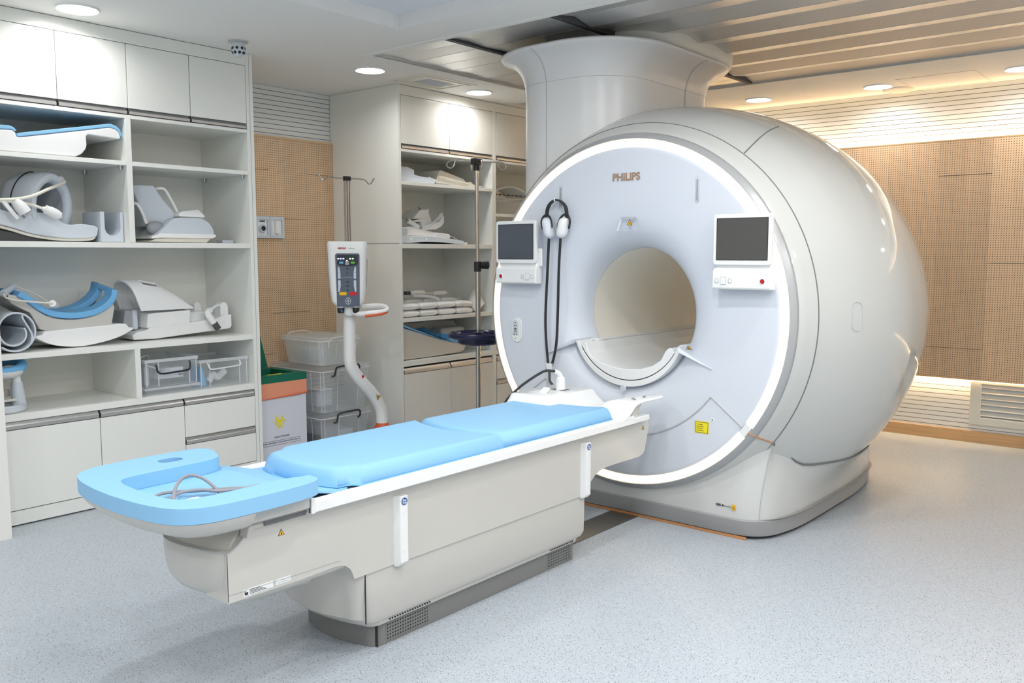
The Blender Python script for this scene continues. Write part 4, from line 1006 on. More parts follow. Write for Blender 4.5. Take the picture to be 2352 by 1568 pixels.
# wide shelf: saddle coil with blue pad
t = thing('saddle_coil', 'white saddle-shaped coil with a curved blue pad beside the rolled mat', 'scanner coil', (2.12, 5.05, .894))
fb = catmull([(1.90, .962, 0), (1.99, .918, 0), (2.11, .8985, 0), (2.23, .908, 0), (2.35, .935, 0), (2.432, .972, 0)], 5)
obj('foot_plate', B().prism([(2.432, .982), (2.408, .984), (2.392, 1.006), (2.37, 1.009), (2.12, .998), (1.95, .992), (1.936, .974), (1.905, .970)]+[(p.x, p.y) for p in fb], 'y', 4.855, 5.16), M['white'], t, bev=.004, ang=50)
tc = catmull([(1.80, 1.195, 0), (1.86, 1.175, 0), (1.93, 1.11, 0), (2.01, 1.062, 0), (2.12, 1.046, 0), (2.22, 1.057, 0), (2.30, 1.09, 0), (2.345, 1.13, 0)], 5)
obj('body', B().prism([(p.x, p.y) for p in tc]+[(2.352, 1.10), (2.332, 1.0), (2.0, .985), (1.945, 1.0), (1.90, 1.092), (1.81, 1.145), (1.795, 1.17)], 'y', 4.90, 5.16), M['cream'], t, bev=.006, ang=50)
cc = catmull([(1.845, 1.195, 0), (1.885, 1.17, 0), (1.95, 1.115, 0), (2.02, 1.08, 0), (2.12, 1.066, 0), (2.22, 1.076, 0), (2.29, 1.104, 0), (2.34, 1.15, 0), (2.352, 1.20, 0)], 6)
vs = {}; pb = B()
ny = 12; ns = len(cc)-1
def padpt(i, j):
    u = i/ns; v = j/ny
    w = .15 if u < .85 else .15
    e = max(0, u-.55)/.45
    y = 4.885+.30*v
    return (cc[i].x+.02*e*v, y-.0*e, cc[i].y+.028*v*e+.012*v)
for i in range(ns):
    for j in range(ny):
        u = (i+.5)/ns; v = (j+.5)/ny
        if .58 < u < .93 and .33 < v < .67: continue
        q = []
        for a, c in ((i, j), (i+1, j), (i+1, j+1), (i, j+1)):
            if (a, c) not in vs: vs[(a, c)] = pb.bm.verts.new(padpt(a, c))
            q.append(vs[(a, c)])
        pb.bm.faces.new(q)
obj('blue_pad', pb, M['blue2'], t, solid=.034, bev=.010, seg=3, ang=70)
o = obj('roller', B().cyl((1.775, 4.90, 1.198), (1.862, 5.0, 1.228), .019, n=20), M['lgrey'], t, bev=.003)
o = obj('roller', B().cyl((1.992, 4.845, 1.140), (2.03, 4.90, 1.128), .019, n=20), M['white'], t, bev=.003)
obj('wire_arm', B().tube([(1.776, 4.90, 1.197), (1.785, 4.89, 1.176), (1.83, 4.87, 1.162), (1.92, 4.85, 1.149), (1.994, 4.843, 1.141)], .005, 8, 5), M['ivory'], t)
obj('wire_arm', B().tube([(1.862, 5.0, 1.228), (1.90, 4.99, 1.217), (1.96, 4.95, 1.182), (2.0, 4.90, 1.142)], .0035, 8, 5), M['ivory'], t)

# wide shelf: arched head coil
t = thing('arched_coil', 'white arched head coil with a handle opening and a black-tipped plug on the wide shelf', 'scanner coil', (2.78, 5.05, .894))
obj('base', B().prism([(2.47, .903), (2.60, .899), (3.10, .93), (3.115, .945), (3.115, 1.018), (3.06, 1.02), (3.02, 1.0), (2.84, .985), (2.57, .968), (2.55, .955), (2.49, .948), (2.462, .93)], 'y', 4.93, 5.2), M['white'], t, bev=.006)
obj('side_block', B().loft([[(2.555, 4.935, .965), (2.83, 4.935, .975), (2.838, 4.935, 1.06), (2.60, 4.935, 1.052), (2.575, 4.955, 1.05)], [(2.545, 5.2, .965), (2.83, 5.2, .975), (2.82, 5.2, 1.075), (2.535, 5.2, 1.065), (2.53, 5.2, 1.05)]]), M['white'], t, bev=.006)
shell = []
for i in range(13):
    v = i/12; a = PI*v
    y = 5.06-.13*math.cos(a)
    h = math.sin(a)**.5
    row = []
    for x, zt in ((2.465, 1.245), (2.55, 1.247), (2.66, 1.226), (2.75, 1.18), (2.81, 1.125), (2.852, 1.078)):
        lean = .055*(1-h) if x < 2.6 else 0
        row.append((x+lean, y, 1.068+(zt-1.068)*h))
    shell.append(row)
vs = B()
V = [[vs.bm.verts.new(p) for p in r] for r in shell]
for i in range(12):
    for j in range(5):
        if j == 1 and i in (3, 4): continue
        vs.bm.faces.new((V[i][j], V[i+1][j], V[i+1][j+1], V[i][j+1]))
obj('arch_shell', vs, M['white'], t, solid=.012, bev=.003, ang=60, sub=1)
obj('split_line', B().box((2.535, 4.929, 1.066), (2.755, 4.932, 1.0705)), M['gap'], t)
obj('post', B().prism([(3.05, .99), (3.105, .99), (3.105, 1.07), (3.095, 1.092), (3.075, 1.098), (3.058, 1.09), (3.05, 1.07)], 'y', 4.95, 5.02), M['white'], t, bev=.006)
obj('post', B().prism([(2.97, .985), (3.02, .985), (3.02, 1.07), (3.005, 1.092), (2.985, 1.098), (2.97, 1.08)], 'y', 5.12, 5.2), M['white'], t, bev=.006)
obj('mid_block', B().box((2.85, 4.98, .96), (2.96, 5.18, 1.045)), M['white'], t, bev=.012)
obj('lead', B().tube([(3.06, 4.965, 1.075), (3.03, 4.95, 1.078), (2.99, 4.93, 1.068), (2.955, 4.915, 1.05)], .009, 10, 5), M['white'], t)
o = obj('plug', B().tube([(2.957, 4.915, 1.052), (2.93, 4.905, 1.04), (2.945, 4.895, 1.005), (2.965, 4.89, .975)], .02, 14, 4), M['white'], t)
obj('plug_tip', B().tube([(2.965, 4.89, .976), (2.99, 4.885, .935)], .021, 4, 0), M['dark'], o, smooth=False)
obj('pillow', B().box((2.50, 4.99, .955), (2.535, 5.15, 1.075)), M['lgrey'], t, bev=.014)
obj('visor', B().loft([[(2.44, y, .95), (2.50, y, .95), (2.53, y, 1.07), (2.46, y, 1.075)] for y in (5.0, 5.18)]), M['grey'], t, bev=.01)

# clear storage boxes on the lowest open shelf
def open_box(root, x0, x1, y0, y1, z0, z1, mt, th=.003, flare=.0, rib=None):
    b = B()
    def q(k, z): return [(x0-k, y0-k, z), (x1+k, y0-k, z), (x1+k, y1+k, z), (x0-k, y1+k, z)]
    b.loft([q(-th, z0+th), q(0, z0), q(flare, z1), q(flare-th, z1)], cap=False)
    b.face(q(-th, z0+th)); b.face(q(0, z0)[::-1])
    return obj('tub', b, mt, root, smooth=False)
def rimf(root, x0, x1, y0, y1, z0, z1, mt, w=.012, name='rim'):
    b = B()
    for lo, hi in (((x0-w, y0-w, z0), (x1+w, y0, z1)), ((x0-w, y1, z0), (x1+w, y1+w, z1)), ((x0-w, y0, z0), (x0, y1, z1)), ((x1, y0, z0), (x1+w, y1, z1))): b.box(lo, hi)
    return obj(name, b, mt, root, smooth=False)
def ribs(root, x0, x1, y0, y1, z0, z1, xs, mt):
    b = B()
    for x in xs: b.box((x-.003, y0-.004, z0), (x+.003, y0-.001, z1))
    return obj('corner_rib', b, mt, root, smooth=False)
t = thing('clear_box', 'clear box with a black handle and a white carton inside, on the lowest shelf', 'storage box', (2.645, 4.98, .583))
open_box(t, 2.482, 2.806, 4.835, 5.2, .628, .785, M['clear'])
rimf(t, 2.482, 2.806, 4.835, 5.2, .772, .790, M['clear_e'], .006)
obj('lid_below', B().box((2.470, 4.822, .584), (2.819, 5.21, .626)), M['clear'], t, bev=.003)
rimf(t, 2.476, 2.813, 4.828, 5.2, .612, .626, M['clear_e'], .006, 'lid_rim')
ribs(t, 2.482, 2.806, 4.835, 5.2, .63, .785, (2.487, 2.56, 2.755, 2.80), M['clear_e'])
obj('handle', B().tube([(2.545, 4.832, .757), (2.547, 4.825, .742), (2.55, 4.822, .72), (2.575, 4.82, .705), (2.65, 4.82, .706), (2.735, 4.82, .711), (2.752, 4.822, .722), (2.757, 4.825, .745), (2.757, 4.832, .765)], .0055, 8, 5), M['black'], t)
o = obj('carton', B().box((2.57, 4.86, .668), (2.73, 4.91, .728)), M['paper'], t)
text('lettering', 'NEO', .022, (2.593, 4.8592, .7175), (1, 0, 0), (0, 0, 1), M['ink'], o, ext=.0002)
text('lettering', 'PLUS', .011, (2.632, 4.8592, .7145), (1, 0, 0), (0, 0, 1), M['line'], o, ext=.0002)
cl_ = B()
for i in range(9): cl_.box((2.70+i*.003, 4.859, .678), (2.7015+i*.003, 4.861, .69))
obj('printed_code', cl_, M['line'], o, smooth=False)
obj('lead', B().tube([(2.485, 4.90, .79), (2.52, 4.93, .803), (2.57, 4.96, .798), (2.58, 5.0, .75), (2.63, 5.05, .70)], .004, 8, 4), M['ivory'], t)
obj('tube', B().tube([(2.50, 4.88, .76), (2.56, 4.87, .735), (2.60, 4.90, .72)], .004, 8, 4), M['tray'], t)
obj('bundle', B().box((2.50, 4.88, .632), (2.53, 5.0, .75)), M['lgrey'], t, bev=.01)
t = thing('clear_box', 'clear box with a white handle and a blue item inside, on the lowest shelf', 'storage box', (2.99, 4.98, .583))
open_box(t, 2.828, 3.158, 4.84, 5.2, .585, .752, M['clear'])
rimf(t, 2.828, 3.158, 4.84, 5.2, .738, .757, M['clear_e'], .006)
ribs(t, 2.828, 3.158, 4.84, 5.2, .59, .75, (2.833, 2.893, 3.10, 3.152), M['clear_e'])
obj('handle', B().tube([(2.878, 4.837, .735), (2.88, 4.828, .72), (2.886, 4.825, .705), (2.905, 4.822, .697), (3.0, 4.822, .70), (3.09, 4.825, .705), (3.10, 4.828, .72), (3.10, 4.837, .735)], .005, 8, 5), M['tray'], t)
obj('blue_item', B().loft([[(2.842, 4.86, .59), (2.885, 4.86, .59), (2.885, 5.0, .59), (2.842, 5.0, .59)], [(2.85, 4.87, .71), (2.87, 4.87, .71), (2.87, 5.0, .71), (2.85, 5.0, .71)]]), M['blue2'], t, bev=.01)
obj('white_item', B().tube([(2.93, 4.92, .61), (2.96, 4.92, .65), (3.0, 4.93, .63), (3.06, 4.95, .66)], .022, 10, 5), M['white'], t)

# pedestal coil with blue cup, lowest open shelf
t = thing('pedestal_coil', 'blue-padded coil cup on a pale grey post and round foot in the lowest left compartment', 'scanner coil', (1.76, 4.92, .583))
obj('foot', B().lathe([(.002, .001), (.002, .112), (.01, .118), (.034, .118), (.040, .112), (.040, .098), (.026, .094), (.026, .001)], (1.745, 4.93, .583), 'z', 48), M['lgrey'], t)
obj('post', B().cyl((1.822, 4.90, .61), (1.815, 4.90, .735), .036, .028), M['lgrey'], t, bev=.002)
obj('collar', B().cyl((1.815, 4.90, .735), (1.813, 4.90, .766), .022, .021), M['white'], t)
obj('cup_shell', B().lathe([(.755, .02), (.758, .07), (.772, .105), (.79, .118), (.80, .122), (.795, .11), (.775, .09)], (1.742, 4.93, 0), 'z', 48), M['white'], t)
obj('blue_pad', B().tube([(1.70, 4.84, .80), (1.76, 4.845, .798), (1.82, 4.87, .806), (1.852, 4.92, .824), (1.842, 4.975, .838), (1.80, 5.01, .838), (1.76, 5.02, .82)], .026, 14, 6), M['blue2'], t)
obj('clip_bar', B().box((1.68, 4.87, .640), (1.80, 4.89, .652)), M['ivory'], t)
obj('clip_bar', B().box((1.68, 4.95, .655), (1.80, 4.97, .69)), M['ivory'], t)
# ================================================================ things in the corner cabinet
t = thing('tray_coil', 'grey-blue moulded coil tray at the left of the top open shelf behind the drip stand', 'scanner coil', (4.65, 5.0, 1.93))
obj('tray', B().prism([(4.46, 2.045), (4.57, 2.045), (4.643, 2.028), (4.646, 1.992), (4.72, 1.983), (4.79, 1.978), (4.80, 1.986), (4.885, 1.968), (4.845, 1.932), (4.46, 1.934)], 'y', 4.84, 5.15), M['lgrey'], t, bev=.006, ang=50)
obj('edge', B().prism([(4.46, 1.936), (4.84, 1.934), (4.87, 1.962), (4.70, 1.966), (4.46, 1.972)], 'y', 4.832, 4.842), M['lgrey'], t, bev=.002)
t = thing('sheet_coil', 'cream folded sheet coil lying at the right of the top open shelf', 'scanner coil', (5.1, 5.0, 1.93))
obj('sheet', B().prism([(4.893, 1.945), (4.90, 1.985), (4.935, 2.045), (4.95, 2.048), (5.20, 1.998), (5.24, 1.972), (5.29, 1.98), (5.33, 1.958), (5.43, 1.952), (5.43, 1.944), (5.36, 1.934), (5.20, 1.934), (5.0, 1.945)], 'y', 4.86, 5.2), M['ivory'], t, bev=.008, ang=50)
obj('fold', B().prism([(4.90, 1.992), (4.93, 2.005), (5.20, 1.972), (5.25, 1.965), (5.24, 1.955), (4.95, 1.985)], 'y', 4.845, 4.875), M['ivory'], t, bev=.006, ang=60)
# wrist coil
t = thing('wrist_coil', 'white cup-shaped wrist coil on a pale grey board behind the drip stand', 'scanner coil', (4.85, 5.0, 1.475))
bp = catmull([(4.46, 1.478, 0), (4.60, 1.482, 0), (4.75, 1.492, 0), (4.95, 1.489, 0), (5.10, 1.478, 0), (5.18, 1.476, 0)], 4)
obj('board', B().prism([(p.x, p.y) for p in bp]+[(5.185, 1.50), (5.12, 1.512), (5.05, 1.515), (4.90, 1.533), (4.62, 1.535), (4.46, 1.538)], 'y', 4.84, 5.2), M['lgrey'], t, bev=.006, ang=60)
dsk = B()
for x in (4.60, 4.76): obj('dot', B().cyl((x, 4.8385, 1.512), (x, 4.842, 1.512), .011, n=20), M['white'], t)
obj('wedge', B().loft([[(4.50, y, 1.54), (5.02, y, 1.528), (5.05, y, 1.548), (4.86, y+.01, 1.575), (4.66, y+.02, 1.61), (4.55, y, 1.60), (4.50, y, 1.565)] for y in (4.88, 5.12)]), M['white'], t, bev=.005, ang=50)
obj('wedge_pad', B().box((4.46, 4.87, 1.548), (4.60, 5.1, 1.592)), M['lgrey'], t, bev=.01)
obj('bolster', B().tube([(4.62, 4.90, 1.652), (4.68, 4.905, 1.63), (4.74, 4.91, 1.605)], .02, 14, 3), M['white'], t)
obj('bolster_tip', B().cyl((4.61, 4.898, 1.656), (4.622, 4.9, 1.651), .012, .016, 14), M['grey'], t)
obj('strut', B().prism([(4.78, 1.575), (4.825, 1.575), (4.80, 1.665), (4.77, 1.668), (4.69, 1.655), (4.69, 1.645), (4.765, 1.645)], 'y', 4.89, 5.02), M['white'], t, bev=.006)
obj('cup', B().prism([(4.685, 1.665), (4.72, 1.70), (4.755, 1.733), (4.79, 1.742), (4.825, 1.738), (4.84, 1.748), (4.855, 1.742), (4.857, 1.722), (4.848, 1.715), (4.875, 1.672), (4.885, 1.645), (4.84, 1.58), (4.80, 1.60), (4.79, 1.665)], 'y', 4.90, 5.06), M['white'], t, bev=.012, ang=60)
ds = B()
def dishpt(u, v):
    a = -.5*PI+PI*v
    x = 4.80+.19*u; return (x, 4.96+.085*math.sin(a)*(1-.2*u), 1.598+.04*u+.062*u*u-.03*math.cos(a)*(1-.3*u)+.02)
ds.grid(dishpt, 10, 12)
obj('dish', ds, M['white'], t, solid=.022, bev=.006, ang=70)
obj('dish_rim', B().prism([(4.80, 1.583), (4.90, 1.588), (4.965, 1.612), (5.0, 1.648), (4.998, 1.69), (4.985, 1.702), (4.975, 1.69), (4.95, 1.655), (4.88, 1.63), (4.81, 1.62)], 'y', 4.875, 4.90), M['white'], t, bev=.008, ang=60)
obj('lever', B().tube([(4.765, 4.93, 1.755), (4.79, 4.93, 1.742), (4.81, 4.93, 1.74)], .003, 6, 3), M['dark'], t)
obj('clamp', B().prism([(4.88, 1.528), (5.04, 1.518), (5.05, 1.545), (5.03, 1.556), (4.90, 1.565)], 'y', 4.86, 4.92), M['white'], t, bev=.004)
obj('lead', B().tube([(5.05, 4.92, 1.54), (5.12, 4.91, 1.535), (5.17, 4.90, 1.51), (5.19, 4.89, 1.482)], .003, 6, 4), M['tray'], t)
o = obj('adapter', B().box((5.20, 4.86, 1.475), (5.245, 4.90, 1.492)), M['white'], bev=.002, loc=(5.22, 4.88, 1.475)); tag(o, 'tiny white adapter block at the right of the wrist coil board', 'adapter')
# segmented flexible pads, two layers
def segpad(z, lift, label, y0=4.80):
    t = thing('segmented_pad', label, 'flexible coil', (4.85, 5.0, z))
    for r in range(2):
        for k in range(4):
            x0 = 4.46+k*.198; w = .19
            yy = y0+r*.17; zz = z+lift*r+.0
            def pl(u, v, s):
                a = 2*u-1; b = 2*v-1
                h = (1-abs(a)**6)**.4*(1-abs(b)**5)**.4 if max(abs(a), abs(b)) < 1 else 0
                sag = .0
                return (x0+w/2+a*w/2*.99, yy+.08+b*.082, zz+.0265+s*.026*h-(.010 if k == 3 else 0)*max(0, a)*.6)
            b = B(); b.grid(lambda u, v: pl(.5-.5*math.cos(PI*u), .5-.5*math.cos(PI*v), 1), 14, 14); b.grid(lambda u, v: pl(.5-.5*math.cos(PI*u), .5-.5*math.cos(PI*v), -1), 14, 14)
            obj('pad_segment', b, M['white'], t, ang=60)
    obj('web', B().box((4.47, y0+.02, z+.022), (5.24, y0+.31, z+.030)), M['white'], t)
    return t
segpad(.9225, .0, 'lower white segmented coil pad on the middle shelf of the corner cabinet')
segpad(.9755, .022, 'upper white segmented coil pad carrying a black-tipped plug')
t = thing('plug_box', 'white cable plug with a black tip lying on the upper segmented pad', 'cable plug', (4.8, 5.0, 1.05))
obj('body', B().tube([(4.71, 4.98, 1.098), (4.75, 4.98, 1.098), (4.83, 4.98, 1.098), (4.86, 4.98, 1.095)], .021, 14, 3), M['white'], t, ang=50)
obj('tip', B().cyl((4.66, 4.98, 1.097), (4.712, 4.98, 1.097), .018, n=4), M['dark'], t, smooth=False)
obj('lead', B().tube([(4.86, 4.98, 1.093), (4.95, 4.99, 1.086), (5.15, 5.02, 1.082), (5.20, 5.04, 1.072)], .008, 8, 5), M['ivory'], t)
obj('junction', B().box((4.98, 4.975, 1.070), (5.12, 5.02, 1.104)), M['white'], t, bev=.010)
obj('strap', B().tube([(4.73, 4.965, 1.075), (4.84, 4.93, 1.07), (4.90, 4.90, 1.058), (4.925, 4.87, 1.042)], .012, 6, 5), M['white'], t)
# rolled white sheet
t = thing('rolled_sheet', 'white rolled plastic sheet standing at the right end of the middle shelf', 'roll', (5.38, 5.0, .922))
obj('roll', B().loft([[(5.30+.085*u+math.cos(a)*(.05+.010*u)*.72, 4.86+math.sin(a)*.04, .972+.078*u+math.sin(a)*(.046+.012*u)-math.cos(a)*.02) for a in [2*PI*i/28 for i in range(28)]] for u in (0, .45, .5, 1)], cap=False), M['white'], t, solid=.006, ang=60)
obj('tail', B().loft([[(5.275, y, .928), (5.33, y, .925), (5.34, y, 1.03), (5.30, y, 1.04), (5.27, y, 1.03)] for y in (5.0, 5.02)]), M['white'], t, bev=.003)
obj('small_roll', B().cyl((5.405, 4.88, .948), (5.42, 5.1, .948), .022, n=20), M['white'], t)
# blue padded tub coil
t = thing('tub_coil', 'cream tub-shaped coil with a blue inner lining on the lowest shelf of the corner cabinet', 'scanner coil', (4.85, 5.0, .60))
obj('front_wall', B().prism([(4.455, .604), (4.80, .604), (5.10, .612), (5.155, .625), (5.17, .655), (5.20, .67), (5.205, .688), (5.02, .703), (4.88, .735), (4.70, .79), (4.455, .858)], 'y', 4.815, 4.85), M['cream'], t, bev=.008, ang=60)
obj('back_wall', B().prism([(4.60, .604), (5.15, .604), (5.20, .67), (5.36, .70), (5.36, .81), (5.33, .845), (5.05, .863), (4.92, .852), (4.75, .86), (4.60, .875)], 'y', 5.10, 5.2), M['cream'], t, bev=.012, ang=60)
obj('tub_floor', B().box((4.47, 4.84, .604), (5.15, 5.12, .63)), M['cream'], t, bev=.004)
obj('blue_lining', B().loft([[(4.47, y, z+.872), (4.70, y, z+.800), (4.90, y, z+.742), (5.02, y, z+.712), (5.20, y, z+.693), (5.20, y, z+.706), (5.08, y, z+.715), (5.02, y, z+.73), (4.98, y, z+.78), (4.965, y, z+.81) if y > 5 else (4.98, y, z+.735), (4.86, y, z+.80) if y > 5 else (4.88, y, z+.753), (4.47, y, z+.886)] for y, z in ((4.80, -.012), (4.9, -.012), (5.09, 0))]), M['blue2'], t, bev=.003, ang=40)
obj('end_block', B().box((5.06, 4.98, .72), (5.34, 5.16, .80)), M['cream'], t, bev=.02)
# second bay of the cabinet
t = thing('slotted_sheet_coil', 'thin arched white sheet with dark slots at the edge of the scanner', 'scanner coil', (5.85, 5.0, 1.87))
ar = B()
def apt(u, v): return (5.56+.56*u, 4.88+.3*v, 1.885+.085*math.sin(PI*min(u*1.02, 1))**.8+.02*v)
ar.grid(apt, 16, 4)
obj('sheet', ar, M['white'], t, solid=.008, ang=60)
for k in range(7):
    x = 5.60+k*.055; obj('slot', B().box((x, 4.874, 1.892), (x+.032, 4.879, 1.902)), M['ink'], t)
obj('dark_lead', B().tube([(5.99, 4.875, 1.90), (6.03, 4.87, 1.86), (6.05, 4.87, 1.80)], .004, 6, 4), M['black'], t)
t = thing('clear_tub', 'clear plastic tub carrying the arched sheet beside the round scanner', 'storage box', (5.85, 5.05, 1.731))
open_box(t, 5.62, 6.1, 4.9, 5.2, 1.733, 1.868, M['clear'])
rimf(t, 5.62, 6.1, 4.9, 5.2, 1.858, 1.872, M['clear'], .006)
# ================================================================ wall socket plates
t = thing('wall_socket', 'pale grey double socket panel with a round black hole on the wood wall', 'wall socket', (3.825, 5.52, 1.595))
for k, (x0, x1) in enumerate(((3.695, 3.812), (3.815, 3.938))):
    f = obj('frame', slab([((x0+x1)/2+p[0], 1.594+p[1]) for p in rrect(x1-x0, .156, .004, 3)], [[((x0+x1)/2+p[0], 1.594+p[1]) for p in rrect(x1-x0-.036, .112, .003, 3)]], 5.498, 5.52, XZ), M['lgrey'], t, bev=.008, seg=2)
    xc = (x0+x1)/2
    obj('inner_plate', B().box((xc-.042, 5.507, 1.535), (xc+.042, 5.519, 1.653)), M['tray'], f)
    if k == 0:
        obj('boss', B().cyl((xc, 5.492, 1.585), (xc, 5.508, 1.585), .028, .031, 28), M['lgrey'], f)
        obj('hole', B().cyl((xc, 5.4905, 1.585), (xc, 5.495, 1.585), .018, n=24), M['black'], f)
        obj('slot', B().box((xc-.022, 5.504, 1.632), (xc+.022, 5.508, 1.641)), M['ink'], f)
    else:
        obj('bar', B().box((xc-.018, 5.492, 1.546), (xc+.018, 5.51, 1.642)), M['white'], f, bev=.006)

# ================================================================ medical waste box
t = thing('waste_box', 'white waste carton with a yellow hazard symbol, orange film and a green open lid', 'waste box', (3.45, 5.07, 0))
bx0, bx1, by0, by1 = 3.255, 3.637, 4.88, 5.26
obj('carton', B().box((bx0, by0, 0), (bx1, by1, .555)), M['paper'], t, bev=.003)
obj('orange_film', B().loft([[(bx0-.003, by0-.003, .452), (bx1+.003, by0-.003, .462), (bx1+.003, by1, .47), (bx0-.003, by1, .45)], [(bx0-.003, by0-.003, .558), (bx1+.003, by0-.003, .558), (bx1+.003, by1, .558), (bx0-.003, by1, .558)]], cap=False), M['salmon'], t, smooth=False)
obj('film_hem', B().tube([(bx0-.004, by0-.004, .447), (3.40, by0-.005, .452), (bx1+.003, by0-.004, .463), (bx1+.004, by0+.1, .466)], lambda u: .0025+.0045*u, 6, 3), M['orange'], t)
obj('green_collar', slab([(x, y) for x, y in ((bx0-.004, by0-.004), (bx1+.004, by0-.004), (bx1+.004, by1+.004), (bx0-.004, by1+.004))], [[(bx0+.055, by0+.055), (bx1-.055, by0+.055), (bx1-.055, by1-.055), (bx0+.055, by1-.055)]], .553, .602), M['green'], t, smooth=False)
obj('opening', B().box((bx0+.05, by0+.05, .54), (bx1-.05, by1-.05, .5565)), M['ink'], t)
obj('yellow_tape', B().box((3.36, by0+.03, .6023), (3.47, by0+.05, .6035)), M['yellow'], t)
gl = [(3.262, 5.266, .602), (3.602, 5.266, .602), (3.552, 5.278, .832), (3.535, 5.282, .90), (3.262, 5.284, .92)]
obj('green_lid', B().loft([gl, [(x, y+.005, z) for x, y, z in gl]]), M['green'], t, smooth=False)
# hazard symbol
cx, cz = 3.418, .287; S = .0132
hz = B(); YF = by0-.0012; DY = 0
def ringseg(ox, oz, r0, r1, a0, a1, n=20):
    lo = [(ox+r0*math.cos(math.radians(a0+(a1-a0)*i/n)), oz+r0*math.sin(math.radians(a0+(a1-a0)*i/n))) for i in range(n+1)]
    hi = [(ox+r1*math.cos(math.radians(a0+(a1-a0)*i/n)), oz+r1*math.sin(math.radians(a0+(a1-a0)*i/n))) for i in range(n+1)]
    for i in range(n):
        hz.loft([[(x, y, z) for x, z in (lo[i], lo[i+1], hi[i+1], hi[i])] for y in (YF-.0009, by0-.0003)])
for k in range(3):
    th = 90+120*k
    ox, oz = cx+math.cos(math.radians(th))*S*2.05, cz+math.sin(math.radians(th))*S*2.05
    # crescent horns: outer circle minus an offset inner circle, open outward
    n = 28
    for i in range(n):
        def P(j):
            q = j/n; a = th+42+(318-42-0)*q if False else th+38+284*q
            wdt = .95*math.sin(PI*q)**1.1
            return a, wdt
        a0, w0 = P(i); a1, w1 = P(i+1)
        ro = S*2.15
        pts = []
        for a, wd in ((a0, w0), (a1, w1)):
            pts.append(((ox+ro*math.cos(math.radians(a)), oz+ro*math.sin(math.radians(a))), (ox+(ro-S*wd*1.12)*math.cos(math.radians(a)), oz+(ro-S*wd*1.12)*math.sin(math.radians(a)))))
        quad = (pts[0][0], pts[1][0], pts[1][1], pts[0][1])
        hz.loft([[(x, y, z) for x, z in quad] for y in (YF-.0002*k-.0002, by0-.0001*k-.0006)])
    ringseg(cx, cz, S*1.95, S*2.4, th-38, th+38)
obj('hazard_symbol', hz, M['yellow'], t, smooth=False)
text('lettering', '<취급시 주의사항>', .0165, (3.432, by0-.001, .186), (1, 0, 0), (0, 0, 1), M['ink'], t, ext=.0003)
text('lettering', '폐기물은 감염의 위험성이 있으므로 주의하여 취급하시기 바랍니다.', .0105, (3.427, by0-.001, .150), (1, 0, 0), (0, 0, 1), M['ink'], t, ext=.0003, sx=1.0)
fr = B()
for lo, hi in (((3.27, .163), (3.578, .1645)), ((3.27, .134), (3.578, .1355)), ((3.27, .134), (3.2715, .1645)), ((3.5765, .134), (3.578, .1645))): fr.box((lo[0], by0-.0012, lo[1]), (hi[0], by0, hi[1]))
obj('printed_frame', fr, M['ink'], t, smooth=False)

